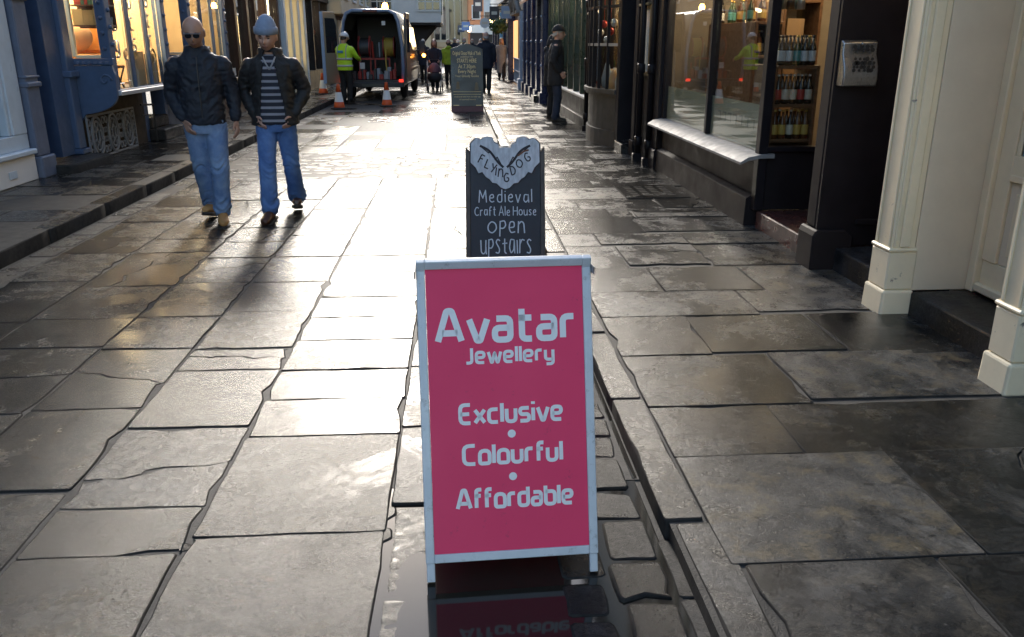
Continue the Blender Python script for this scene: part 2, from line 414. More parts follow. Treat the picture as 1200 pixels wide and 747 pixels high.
for i, (a, b) in enumerate(zip(py[:-1], py[1:])):
    xr = 2.62 if b < 10.5 else 2.45
    xs = [.80 + (.045 if i < 2 else 0)] + splits[i] + [xr]
    for q, (x0, x1) in enumerate(zip(xs[:-1], xs[1:])):
        g = .0035; lift = rng.uniform(-.001, .004); aa = a + (rng.uniform(-.07, .07) if q and i > 2 else 0)
        bb = b
        if 9.0 < (a+b)/2 < 9.5 and q == 1: lift = .004
        for pc in cracked([(x0+g, aa+g), (x1-g, aa+g), (x1-g+rng.uniform(-.02,.02)*(q < len(xs)-2), bb-g), (x0+g, bb-g)], rng, .16): slab('paving_slab', pc, .0595+lift, .035, PAVE, pavR, rng,
             jit=.003, bev=.003, rnd=.006, chip=.06, tilt=(rng.uniform(-.0035,.0035), rng.uniform(-.005,.005)))
polys = []
yy = py[-1]
while yy < 60:
    d = rng.uniform(.45, .8)*(1 if yy < 30 else 2); x = .80
    while x < 2.35:
        w = min(rng.uniform(.4, .8), 2.5-x); polys.append([(x+.006, yy+.006), (x+w-.006, yy+.006), (x+w-.006, yy+d-.006), (x+.006, yy+d-.006)]); x += w
    yy += d
slab_stuff('paving_slabs', polys, .059, .035, PAVE, pavR, rng, seg=.5, jit=.004, bev=.01, rnd=.012, )

# ---- left kerb and pavement
yy = 4.6
while yy < 22:
    L = rng.uniform(.7, 1.2)
    slab('kerb_stone', [(-3.52, yy+.006), (-3.362, yy+.006), (-3.362+rng.uniform(-.008,.004), yy+L-.006), (-3.52, yy+L-.006)], .12+rng.uniform(-.004,.004), .18, KERB, pavL, rng, seg=.12, jit=.004, bev=.014, rnd=.014)
    yy += L
slab_stuff('kerb_stones', [[(-3.52, a+.006), (-3.362, a+.006), (-3.362, a+.894), (-3.52, a+.894)] for a in [yy+.9*i for i in range(60)]], .12, .18, KERB, pavL, rng, seg=.5, jit=.003)
yy = 5.2
while yy < 17:
    d = rng.uniform(.5, .8); x = -3.535; first = True
    while x > -4.75:
        w = rng.uniform(.4, .75); xx = max(x-w, -4.9)
        slab('paving_slab', [(xx+.006, yy+.006), (x-.006, yy+.006), (x-.006, yy+d-.006), (xx+.006, yy+d-.006)], .12+rng.uniform(-.005,.005), .035, PAVE, pavL, rng, jit=.003, bev=.006, rnd=.008, chip=.05, tilt=(rng.uniform(-.004,.004), rng.uniform(-.004,.004)))
        x = xx
    yy += d
polys = []
while yy < 60:
    d = rng.uniform(.5, .8)*(1 if yy < 30 else 2); x = -3.535
    while x > -4.75:
        w = rng.uniform(.45, .8); xx = max(x-w, -5.3); polys.append([(xx+.006, yy+.006), (x-.006, yy+.006), (x-.006, yy+d-.006), (xx+.006, yy+d-.006)]); x = xx
    yy += d
slab_stuff('paving_slabs', polys, .12, .035, PAVE, pavL, rng, seg=.5, jit=.004, bev=.01, rnd=.012)

# ---- standing water: one sheet of it, held in the sunk slabs and the worn joint
def puddle(name, pts, z, parent=None):
    o = MB().add([(x, y, z) for x, y in pts], [tuple(range(len(pts)))]).build(name, WATER, parent); o['kind'] = 'structure'; return o
def blob(cx, cy, rx, ry, n=28, amp=.12, seed=0):
    r = random.Random(seed); ph = [r.uniform(0, 6) for _ in range(4)]
    return [(cx + rx*(1+amp*(math.sin(3*t+ph[0])+.6*math.sin(5*t+ph[1])+.4*math.sin(9*t+ph[2])))*math.cos(t),
             cy + ry*(1+amp*(math.sin(2*t+ph[1])+.6*math.sin(5*t+ph[3])+.4*math.sin(8*t+ph[0])))*math.sin(t)) for t in [6.2832*i/n for i in range(n)]]
def sunk_slab(x0, x1, y0, y1, seed, basin):
    n, m = 64, 100; xs = np.linspace(x0, x1, n); ys = np.linspace(y0, y1, m); X, Y = np.meshgrid(xs, ys)
    p = np.stack([X.ravel()*5+seed, Y.ravel()*5, np.zeros(n*m)], 1); h = -.0015 + .016*fbm(p, 4) + .005*fbm(p*6, 2)
    for (bx_, by_, rx, ry, dep) in basin: h = h - dep*np.exp(-((X.ravel()-bx_)/rx)**4-((Y.ravel()-by_)/ry)**4)
    e = np.minimum(np.minimum(X-x0, x1-X), np.minimum(Y-y0, y1-Y)).ravel(); h = h - .012*np.exp(-(e/.010)**2)
    F_ = [(r*n+c, r*n+c+1, (r+1)*n+c+1, (r+1)*n+c) for r in range(m-1) for c in range(n-1)]
    cx, cy = (x0+x1)/2, (y0+y1)/2
    me = bpy.data.meshes.new('paving_slab'); me.from_pydata([(a-cx, b_-cy, c_) for a, b_, c_ in zip(X.ravel(), Y.ravel(), h)], [], F_); me.materials.append(STONE)
    me.polygons.foreach_set('use_smooth', [True]*len(F_)); me.update(); o = bpy.data.objects.new('paving_slab', me); COL.objects.link(o); o.location = (cx, cy, 0); o.parent = road
sunk_slab(-.262, .265, 1.50, 2.10, 3.0, [(.06,1.85,.24,.34,.014)]); sunk_slab(-.258, .268, 2.115, 2.61, 9.0, [(.06,2.12,.24,.17,.014)])
puddle('puddle', [(-.335,1.50),(.64,1.50),(.64,2.75),(-.335,2.75)], -.0052)
puddle('puddle', [(.632,2.76),(.652,2.76),(.652,7.0),(.632,7.0)], -.0018)

# stone drain cover with slots in the right pavement
dc = thing('drain_cover', 'stone drain cover with rows of dark slots set in the pavement by the shop', 'drain cover', (2.0, 8.7, .0645))
slab('cover', [(1.70,8.30),(2.36,8.30),(2.36,9.08),(1.70,9.08)], .0700, .012, PAVE, None, rng, jit=.001, bev=.003, rnd=.006).parent = dc
dc.children[0].location = Vector(dc.children[0].location) - Vector(dc.location)
sm_ = MB()
for i in range(4):
    for j in range(6): sm_.box(-.22+i*.125, -.14+i*.125, -.28+j*.1, -.245+j*.1, .0057, .0066)
sm_.build('slots', JOINT, dc)['kind'] = 'stuff'

# ================================================================ LETTERING (own stroke letters)
def round_path(pts, r, n=4):
    if r <= 0 or len(pts) < 3: return [Vector(p) for p in pts]
    P = [Vector(p) for p in pts]; closed = (P[0]-P[-1]).length < 1e-6; out = []
    rngi = range(len(P)-1) if closed else range(1, len(P)-1)
    def corner(a, b, c):
        d1 = (a-b); d2 = (c-b); rr = min(r, d1.length*.5, d2.length*.5)
        p, q = b + d1.normalized()*rr, b + d2.normalized()*rr
        return [(p*(1-t)**2 + b*2*t*(1-t) + q*t*t) for t in [i/n for i in range(n+1)]]
    if not closed: out.append(P[0])
    for i in rngi:
        a = P[i-1] if i > 0 else P[-2]; out += corner(a, P[i], P[i+1])
    if closed: out.append(out[0])
    else: out.append(P[-1])
    return out
def stroke(mb, pts, w, z=0.0):
    """flat band of width w along a polyline (x, y) at height z"""
    P = [pts[0]] + [p for a, p in zip(pts[:-1], pts[1:]) if (p-a).length > 1e-5]
    closed = len(P) > 3 and (P[0]-P[-1]).length < 1e-5
    v = []; n = len(P)
    for i in range(n):
        if closed: a, b = P[i-1] if i > 0 else P[-2], P[i+1] if i < n-1 else P[1]
        else: a, b = P[max(i-1, 0)], P[min(i+1, n-1)]
        d1 = (P[i]-a); d2 = (b-P[i])
        if d1.length < 1e-9: d1 = d2
        if d2.length < 1e-9: d2 = d1
        d1 = d1.normalized(); d2 = d2.normalized(); t = (d1+d2)
        t = t.normalized() if t.length > 1e-6 else d1
        nn = Vector((-t.y, t.x)); k = max(.45, nn.dot(Vector((-d1.y, d1.x)))); o = nn*(w/2/k)
        v += [(P[i].x+o.x, P[i].y+o.y, z), (P[i].x-o.x, P[i].y-o.y, z)]
    mb.add(v, [(2*i, 2*i+1, 2*i+3, 2*i+2) for i in range(n-1)])
TECH = {  # squarish rounded sans; x-height .70, cap 1.0
 'A': (.78, [[(0,0),(.30,1),(.46,1),(.76,0)], [(.14,.27),(.64,.27)]], .06), 'J': (.46, [[(.04,.0),(.40,.0),(.40,1)]], .26),
 'E': (.60, [[(.58,0),(0.02,0),(.02,1),(.58,1)], [(.02,.5),(.52,.5)]], .30), 'C': (.64, [[(.62,0),(0,0),(0,1),(.62,1)]], .32),
 'v': (.58, [[(0,.7),(.24,0),(.34,0),(.58,.7)]], .03), 'a': (.54, [[(.06,.7),(.5,.7),(.5,0),(0,0),(0,.39),(.5,.39)]], .16),
 't': (.42, [[(.10,1),(.10,0),(.42,0)], [(.0,.7),(.42,.7)]], .22), 'r': (.36, [[(.0,0),(0,.7),(.36,.7)]], .22),
 'e': (.54, [[(.50,0),(0,0),(0,.7),(.5,.7),(.5,.34),(0,.34)]], .20), 'w': (.82, [[(0,.7),(.19,0),(.25,0),(.41,.62),(.57,0),(.63,0),(.82,.7)]], .02),
 'l': (.02, [[(.0,1.02),(0,0)]], 0), 'y': (.52, [[(0,.7),(0,.05),(.5,.05)], [(.5,.7),(.5,-.26),(.06,-.26)]], .20),
 'x': (.54, [[(0,.7),(.54,0)], [(.54,.7),(0,0)]], 0), 'c': (.50, [[(.5,0),(0,0),(0,.7),(.5,.7)]], .24), 'u': (.52, [[(0,.7),(0,0),(.5,0),(.5,.7)]], .22),
 's': (.50, [[(0,0),(.5,0),(.5,.36),(0,.36),(0,.7),(.5,.7)]], .17), 'i': (.02, [[(0,.7),(0,0)], [(0,.9),(0,1.04)]], 0),
 'o': (.54, [[(.27,0),(.54,0),(.54,.7),(0,.7),(0,0),(.27,0)]], .25), 'f': (.36, [[(.08,0),(.08,1),(.38,1)], [(0,.66),(.34,.66)]], .24),
 'd': (.54, [[(.52,1.02),(.52,0),(0,0),(0,.7),(.52,.7)]], .20), 'b': (.54, [[(0,1.02),(0,0),(.54,0),(.54,.7),(0,.7)]], .20)}
HAND = {  # chalk hand
 'M': (.7, [[(0,0),(.08,1),(.36,.35),(.62,1),(.7,0)]], .03), 'e': (.46, [[(.02,.34),(.44,.36),(.36,.68),(.06,.56),(.04,.12),(.28,.0),(.46,.1)]], .16),
 'd': (.5, [[(.46,1.05),(.46,.02),(.1,.02),(.02,.35),(.14,.66),(.46,.6)]], .16), 'i': (.02, [[(.0,.66),(.02,0)], [(0,.85),(.02,.92)]], 0),
 'v': (.46, [[(0,.66),(.2,0),(.44,.68)]], .02), 'a': (.5, [[(.44,.62),(.1,.66),(.02,.2),(.2,0),(.44,.2),(.46,.66),(.5,0)]], .1), 'l': (.02, [[(0,1.05),(.02,0)]], 0),
 'C': (.6, [[(.58,.85),(.3,1),(.02,.7),(.02,.25),(.28,0),(.58,.14)]], .2), 'r': (.34, [[(0,0),(.02,.66)], [(.02,.45),(.16,.66),(.34,.62)]], .08),
 'f': (.4, [[(.12,0),(.1,.8),(.22,1.02),(.4,.95)], [(0,.55),(.32,.58)]], .1), 't': (.36, [[(.16,.98),(.14,.05),(.34,.02)], [(0,.66),(.34,.68)]], .1),
 'A': (.66, [[(0,0),(.32,1.05),(.66,0)], [(.12,.36),(.56,.36)]], 0), 'H': (.62, [[(0,0),(.02,1.04)], [(.62,0),(.6,1)], [(0,.5),(.62,.52)]], 0),
 'o': (.52, [[(.26,0),(.02,.14),(.02,.52),(.26,.68),(.5,.5),(.5,.14),(.26,0)]], .18), 'u': (.5, [[(0,.66),(.04,.1),(.24,0),(.46,.16),(.48,.66),(.5,0)]], .1),
 's': (.4, [[(.38,.56),(.2,.68),(.02,.52),(.36,.22),(.28,.02),(0,.1)]], .12),
 'O': (.72, [[(.36,0),(.04,.2),(0,.62),(.3,.98),(.64,.8),(.72,.36),(.36,0)]], .2), 'P': (.5, [[(0,-.28),(.04,.95)], [(.04,.9),(.4,.98),(.5,.6),(.3,.34),(.04,.38)]], .14),
 'E': (.5, [[(.02,.42),(.44,.46),(.42,.9),(.1,.9),(0,.4),(.16,0),(.5,.1)]], .16), 'N': (.54, [[(0,0),(.04,.95)], [(.04,.7),(.26,.96),(.46,.8),(.52,0)]], .14),
 'U': (.56, [[(0,.95),(.04,.14),(.26,0),(.48,.16),(.52,.95)], [(.52,.5),(.56,0)]], .14), 'S': (.46, [[(.44,.86),(.24,1),(.02,.8),(.42,.3),(.32,.02),(0,.1)]], .14),
 'T': (.5, [[(.24,1),(.24,.1),(.42,0)], [(0,.66),(.5,.7)]], .1), 'Q': (.56, [[(.5,.9),(.12,.95),(0,.4),(.16,0),(.44,.24),(.5,.9),(.54,0)]], .12), 'I': (.04, [[(0,.9),(.04,0)]], 0),
 'R': (.5, [[(0,0),(.04,.95)], [(.04,.62),(.24,.94),(.5,.86)]], .1), 'F': (.46, [[(0,0),(.05,1)], [(.05,1),(.46,.96)], [(.02,.55),(.36,.56)]], 0),
 'L': (.44, [[(.05,1),(0,.02),(.44,.0)]], .04), 'Y': (.5, [[(0,1),(.22,.5)], [(.5,1),(.12,0)]], 0), 'G': (.6, [[(.54,.85),(.28,1),(.02,.6),(.1,.1),(.36,0),(.56,.18),(.54,.46),(.32,.46)]], .14),
 'D': (.56, [[(.02,0),(.04,1),(.4,.9),(.56,.5),(.4,.08),(.02,0)]], .14)}
def text_width(s, font, gap, space=.4): return sum((font[c][0] + gap) if c != ' ' else space for c in s) - gap
def write(mb, s, font, x, y, h, width=None, sw=.15, gap=.24, space=.4, jit=0, z=0, rg=None):
    """write s from x (left) on baseline y with cap height h; width stretches it to fit"""
    W = text_width(s, font, gap, space); sx = (width/W) if width else h; cx = x
    for c in s:
        if c == ' ': cx += space*sx; continue
        w, paths, r = font[c]; dy = (rg.uniform(-1,1)*jit if rg else 0)
        for p in paths:
            q = round_path([Vector((a, b)) for a, b in p], r)
            stroke(mb, [Vector((cx + v.x*sx, y + (v.y+dy)*h)) for v in q], sw*h, z)
        cx += (w+gap)*sx
def board_frame(parent_loc, rz, tilt, name='panel'):
    """matrix: local x across, y up the tilted face, z out of the face towards the viewer"""
    m = Matrix.Translation(parent_loc) @ Matrix.Rotation(rz, 4, 'Z') @ Matrix.Rotation(math.pi/2 - tilt, 4, 'X')
    return m

# ================================================================ PAVEMENT SIGNS
WHITE_FRAME = mat('white_frame', (.70,.74,.78), .32, col2=(.62,.66,.70), nscale=12, rvar=.08)
PINK = mat('pink_print', (.95,.058,.165), .5, col2=(.90,.054,.155), nscale=3, rvar=.05, spec=.3)
def splash(m, dirt, scale, lo, hi, amt):
    N = m.node_tree.nodes; L = m.node_tree.links; b = N['Principled BSDF']; src = b.inputs['Base Color'].links[0].from_socket; tc = N.new('ShaderNodeTexCoord')
    n = N.new('ShaderNodeTexNoise'); n.inputs['Scale'].default_value = scale; n.inputs['Detail'].default_value = 9; n.inputs['Roughness'].default_value = .8; L.new(tc.outputs['Object'], n.inputs['Vector'])
    r = N.new('ShaderNodeMapRange'); r.inputs[1].default_value = lo; r.inputs[2].default_value = hi; r.inputs[4].default_value = amt; L.new(n.outputs['Fac'], r.inputs[0])
    x = N.new('ShaderNodeMix'); x.data_type = 'RGBA'; L.new(r.outputs[0], x.inputs[0]); L.new(src, x.inputs[6]); x.inputs[7].default_value = (*dirt, 1); L.new(x.outputs[2], b.inputs['Base Color'])
splash(PINK, (.30,.05,.08), 26, .60, .72, .55); splash(WHITE_FRAME, (.22,.21,.19), 18, .57, .68, .6)
LETTER_W = mat('pale_lettering', (.92,.92,.92), .45)
STEEL_S = mat('dull_hinge_steel', (.35,.36,.37), .4, metal=.8)
DARKRUB = mat('black_rubber', (.02,.02,.022), .55)

def pink_sign():
    W, Hh, T = .535, .992, math.atan2(.27, .92)
    root = thing('pavement_sign', 'pink A-board in a white frame advertising jewellery, standing in a puddle', 'sign', (.143, 2.165, 0), R(2.6))
    # front leaf in local coords: face plane through y=0 at bottom, leaning back (+y)
    def leaf(sign):
        m = Matrix.Rotation(math.pi/2 - sign*T, 4, 'X')   # local (x, up, out)
        if sign < 0: m = Matrix.Translation((0, .56, 0)) @ Matrix.Rotation(math.pi, 4, 'Z') @ Matrix.Rotation(math.pi/2 - T, 4, 'X')
        return m
    for sgn in (1, -1):
        M_ = leaf(sgn)
        b = MB(); b.M = M_; fw, z0 = .027, .062
        b.box(-W/2, -W/2+fw, z0, Hh, -.022, .0); b.box(W/2-fw, W/2, z0, Hh, -.022, .0)
        b.box(-W/2+fw, W/2-fw, z0, z0+fw, -.022, .0); b.box(-W/2+fw, W/2-fw, Hh-fw, Hh, -.022, .0)
        b.build('frame', WHITE_FRAME, root, bevel=.003, seg=2)
        b = MB(); b.M = M_; b.box(-W/2+fw+.0005, W/2-fw-.0005, z0+fw+.0005, Hh-fw-.0005, -.016, -.004)
        pan = b.build('panel', PINK, root)
        for s in (-1, 1):
            b = MB(); b.M = M_; x = s*(W/2-.0145); b.box(x-.0125, x+.0125, .004, z0-.0005, -.020, -.002); b.build('leg', WHITE_FRAME, root, bevel=.002)
        if sgn == 1:
            def U(px): return (px-598)/ (201+ 0)  # share of the width at the line's own height
            lines = [('Avatar', .740, .092, -.208, .418, .018), ('Jewellery', .672, .045, -.126, .270, .0), ('Exclusive', .488, .056, -.149, .314, 0), ('Colourful', .362, .056, -.141, .302, 0), ('Affordable', .226, .056, -.165, .356, 0)]
            t = MB(); t.M = M_
            for s, yb, h, x, w, _ in lines: write(t, s, TECH, x, yb, h, width=w, sw=.212, gap=.24, z=-.0028)
            for yb in (.450, .318):
                n = 18; t.add([(.008+.0125*math.cos(6.283*i/n), yb+.0125*math.sin(6.283*i/n), -.0028) for i in range(n)], [tuple(range(n))])
            t.build('lettering', LETTER_W, pan)['kind'] = 'stuff'
    for s in (-1, 1): MB().box(s*(W/2+.001), s*(W/2+.006), .235, .325, .90, .925).build('hinge', STEEL_S, root, bevel=.002)
    return root
pink_sign()

CHALK_BLACK = mat('chalkboard_black', (.016,.020,.028), .6, col2=(.034,.040,.052), nscale=7, rvar=.1)
CHALK = mat('chalk_white', (.62,.68,.74), .8)
OLD_WOOD = mat('black_painted_wood', (.03,.026,.024), .5, col2=(.09,.07,.055), nscale=9, stretch=(4,4,.6), bump=.3)
LOGO_GREY = mat('weathered_grey_white', (.62,.67,.72), .6, col2=(.40,.44,.48), nscale=14, stretch=(3,.6,1))
INK = mat('dark_ink', (.02,.018,.025), .6); INK_RED = mat('brown_ink', (.16,.06,.03), .6)
def chalk_sign():
    W, T = .56, math.atan2(.24, .95)
    root = thing('pavement_sign', 'black chalkboard A-board for a medieval craft ale house, grey emblem on top', 'sign', (.315, 5.62, 0), R(-2))
    M1 = Matrix.Rotation(math.pi/2 - T, 4, 'X'); M2 = Matrix.Translation((0, .52, 0)) @ Matrix.Rotation(math.pi, 4, 'Z') @ Matrix.Rotation(math.pi/2 - T, 4, 'X')
    rg = random.Random(3)
    for M_ in (M1, M2):
        b = MB(); b.M = M_
        for s in (-1, 1):     # rough side rails ending in points
            x0, x1 = s*W/2, s*(W/2-.035); tipx = x0
            b.prism([(x0, 0.0), (x1, 0.0), (x1, .86), (tipx*.985, .905)] if s < 0 else [(x1, 0.0), (x0, 0.0), (tipx*.985, .905), (x1, .86)], 'z', -.03, .006)
        b.box(-W/2+.035, W/2-.035, .08, .12, -.03, .004)
        b.build('frame', OLD_WOOD, root, bevel=.003)
        b = MB(); b.M = M_; b.box(-W/2+.0355, W/2-.0355, .1205, .90, -.018, -.003); pan = b.build('chalk_panel', CHALK_BLACK, root)
        # shield emblem with a notched top and a ragged chin
        half = [(0,.905),(.04,.900),(.05,.925),(.075,.935),(.085,.965),(.12,.975),(.15,.972),(.165,.955),(.205,.965),(.238,.93),(.240,.80),(.205,.765),(.185,.725),(.16,.735),(.135,.70),(.11,.685),(.09,.66),(.06,.655),(.03,.625),(0,.615)]
        out = half + [(-x, y) for x, y in half[::-1][1:-1]]
        b = MB(); b.M = M_; b.prism([(x*1.04, y-.002 if y > .8 else y-.005) for x, y in out], 'z', -.014, .004); b.build('emblem_back', INK, root)
        b = MB(); b.M = M_; b.prism([(x, y) for x, y in out][::-1], 'z', .0042, .009); em = b.build('emblem', LOGO_GREY, root)
        if M_ is M1:
            t = MB(); t.M = M_
            write(t, 'Medieval', HAND, -.185, .525, .085, width=.37, sw=.085, gap=.26, jit=.03, z=-.002, rg=rg)
            write(t, 'Craft Ale House', HAND, -.215, .432, .062, width=.43, sw=.10, gap=.22, space=.28, jit=.03, z=-.002, rg=rg)
            write(t, 'OPEN', HAND, -.125, .310, .088, width=.26, sw=.10, gap=.24, jit=.03, z=-.002, rg=rg)
            write(t, 'UPSTQIRS', HAND, -.175, .165, .105, width=.355, sw=.08, gap=.22, jit=.03, z=-.002, rg=rg)
            t.build('lettering', CHALK, pan)['kind'] = 'stuff'
            t = MB(); t.M = M_; t.cur = 0
            for s in (-1, 1):   # spread wings
                stroke(t, round_path([Vector(p) for p in [(s*.012,.765),(s*.05,.80),(s*.11,.885),(s*.175,.915)]], .04), .016, .0105)
                stroke(t, [Vector(p) for p in [(s*.175,.915),(s*.115,.865),(s*.10,.875),(s*.07,.82),(s*.055,.835),(s*.03,.79)]], .008, .0105)
            for ch, x, y, a in [('F',-.19,.80,-25),('L',-.145,.765,-20),('Y',-.105,.735,-18),('I',-.07,.71,-10),('N',-.05,.70,-5),('G',-.01,.665,0),('D',.045,.71,15),('O',.09,.755,22),('G',.15,.80,25)]:
                w, paths, r = HAND[ch]; h = .062; ca, sa = math.cos(R(a)), math.sin(R(a))
                for p in paths:
                    q = round_path([Vector(v) for v in p], r)
                    stroke(t, [Vector((x+(v.x*ca-v.y*sa)*h, y+(v.x*sa+v.y*ca)*h)) for v in q], .009, .0105)
            t.build('emblem_ink', INK, em)
            t = MB(); t.M = M_
            stroke(t, [Vector(p) for p in [(.09,.845),(.13,.875),(.165,.885)]], .012, .011); t.build('emblem_brown', INK_RED, em)
    return root
chalk_sign()

GOLD = mat('gold_lettering', (.78,.62,.30), .45); GHOST_BLACK = mat('black_gloss_board', (.018,.020,.018), .35, col2=(.035,.036,.03), nscale=5, rvar=.1)
def text_mesh(s, size, align='CENTER'):
    c = bpy.data.curves.new('lettering', 'FONT'); c.body = s; c.size = size; c.align_x = align; c.resolution_u = 2
    o = bpy.data.objects.new('tmp', c); COL.objects.link(o); bpy.context.view_layer.update()
    me = bpy.data.meshes.new_from_object(o.evaluated_get(bpy.context.evaluated_depsgraph_get())); bpy.data.objects.remove(o); return me
def text_obj(s, size, M_, material, parent, width=None, bold=0):
    me = text_mesh(s, size)
    if width:
        xs = [v.co.x for v in me.vertices]; me.transform(Matrix.Diagonal((width/(max(xs)-min(xs)), 1, 1, 1)))
    me.transform(M_); me.materials.clear(); me.materials.append(material)
    o = bpy.data.objects.new('lettering', me); COL.objects.link(o); o.parent = parent; return o
def ghost_sign():
    root = thing('pavement_sign', 'tall black A-board with gold lettering for an evening ghost walk', 'sign', (.235, 20.35, 0), R(1))
    W = .76; T = math.atan2(.20, 1.5)
    for k in (0, 1):
        M_ = Matrix.Rotation(math.pi/2-T, 4, 'X') if k == 0 else Matrix.Translation((0, .46, 0)) @ Matrix.Rotation(math.pi, 4, 'Z') @ Matrix.Rotation(math.pi/2-T, 4, 'X')
        b = MB(); b.M = M_
        arc = [(-W/2, .13), (W/2, .13), (W/2, 1.43), (.30, 1.475), (.2, 1.50), (.1, 1.545), (0, 1.56), (-.1, 1.545), (-.2, 1.50), (-.30, 1.475), (-W/2, 1.43)]
        b.prism(arc, 'z', -.03, 0); pan = b.build('panel', GHOST_BLACK, root, bevel=.003)
        b = MB(); b.M = M_; b.box(-W/2, W/2, 0.0, .129, -.028, -.003); b.build('base_board', mat('plum_board', (.10,.035,.05), .5), root)
        if k == 0:
            TM = lambda y: M_ @ Matrix.Translation((0, y, .003))
            for s, y, h, w in [('Original Ghost Walk of York', 1.30, .13, .66), ('established 1973', 1.245, .05, .3), ('STARTS HERE', 1.13, .13, .46), ('At 7.30pm', 1.0, .13, .40), ('Every Night', .89, .12, .42), ('Your Ghostly Guides', .80, .075, .56), ('traditional tales from the olde city', .335, .05, .62), ('of haunted houses', .27, .05, .4)]:
                text_obj(s, h, TM(y), GOLD, pan, w)
            b = MB(); b.M = M_
            for (x, y) in [(-.22,.62),(.22,.60)]:
                b.prism([(x-.05,y-.1),(x+.05,y-.1),(x+.035,y),(x+.03,y+.06),(x,y+.09),(x-.03,y+.06),(x-.035,y)], 'z', .001, .004)
            b.build('ghost_motif', mat('dull_gold', (.16,.13,.08), .6), pan)
            b = MB(); b.M = M_
            for y in (.40, .46): b.box(-.33, .33, y, y+.008, .001, .003)
            b.box(-.34,-.2,.14,.16,.001,.003); b.box(.2,.34,.14,.16,.001,.003)
            b.build('rule', GOLD, pan)
    return root
ghost_sign()

# ================================================================ BUILDINGS
MB.world = True
def paint(name, c, rough=.42, k=.8, bump=.12, rvar=.1, spec=.4): return mat(name, c, rough, col2=tuple(x*k for x in c), nscale=5, rvar=rvar, bump=bump, bscale=35, spec=spec)
def chipped(name, c, under, rough=.42, thr=.66):
    m = mat(name, c, rough, col2=tuple(x*.88 for x in c), nscale=4, rvar=.1, bump=.25, bscale=22); N = m.node_tree.nodes; L = m.node_tree.links; b = N['Principled BSDF']
    src = b.inputs['Base Color'].links[0].from_socket; tc = N.new('ShaderNodeTexCoord')
    n = N.new('ShaderNodeTexNoise'); n.inputs['Scale'].default_value = 7; n.inputs['Detail'].default_value = 8; n.inputs['Roughness'].default_value = .75; L.new(tc.outputs['Object'], n.inputs['Vector'])
    r = N.new('ShaderNodeMapRange'); r.inputs[1].default_value = thr; r.inputs[2].default_value = thr+.03; L.new(n.outputs['Fac'], r.inputs[0])
    x = N.new('ShaderNodeMix'); x.data_type = 'RGBA'; L.new(r.outputs[0], x.inputs[0]); L.new(src, x.inputs[6]); x.inputs[7].default_value = (*under, 1); L.new(x.outputs[2], b.inputs['Base Color']); return m
CREAM = chipped('cream_paint', (.88,.77,.55), (.24,.22,.19)); CREAM_W = chipped('worn_cream_paint', (.84,.74,.54), (.16,.15,.13), thr=.60)
CREAM_D = paint('stone_beige_paint', (.76,.67,.52), .4, .92)
BLACKP = paint('black_gloss_paint', (.012,.010,.012), .40, 1.4, spec=.15); BLACKP2 = paint('black_brown_paint', (.016,.013,.014), .55, 1.4, spec=.10)
STEP = wet_stone('dark_step_stone', (.022,.022,.024), (.05,.05,.052), (.055,.05,.045), .35, .6, bump=.5, film=.1)
REDTILE = mat('red_tile', (.12,.035,.028), .32, col2=(.045,.028,.025), nscale=9, rvar=.15)
LEAD = mat('lead_sill', (.27,.265,.26), .6, metal=0, spec=.25, col2=(.20,.195,.19), nscale=12, rvar=.10, bump=.15, bscale=14)
BRICK = mat('dull_brick_render', (.20,.13,.10), .8, col2=(.28,.20,.15), nscale=3, bump=.5)
RENDER = mat('pale_render', (.42,.38,.32), .8, col2=(.34,.31,.27), nscale=2, bump=.3)
WHITE_R = mat('white_render', (.82,.80,.76), .75, col2=(.74,.72,.68), nscale=1.5, bump=.3)
ROOF = mat('roof_tile', (.13,.08,.06), .7, col2=(.09,.07,.06), nscale=4)
WOOD = mat('shelf_wood', (.20,.10,.05), .5, col2=(.11,.055,.03), nscale=4, stretch=(1,6,6), rvar=.1)
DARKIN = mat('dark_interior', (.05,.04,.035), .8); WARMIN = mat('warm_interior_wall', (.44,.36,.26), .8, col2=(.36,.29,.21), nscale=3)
STEEL = mat('brushed_steel', (.34,.35,.37), .33, metal=.9, col2=(.22,.23,.24), nscale=30, stretch=(6,1,1), rvar=.1)
PAPER = mat('paper', (.72,.70,.64), .7)
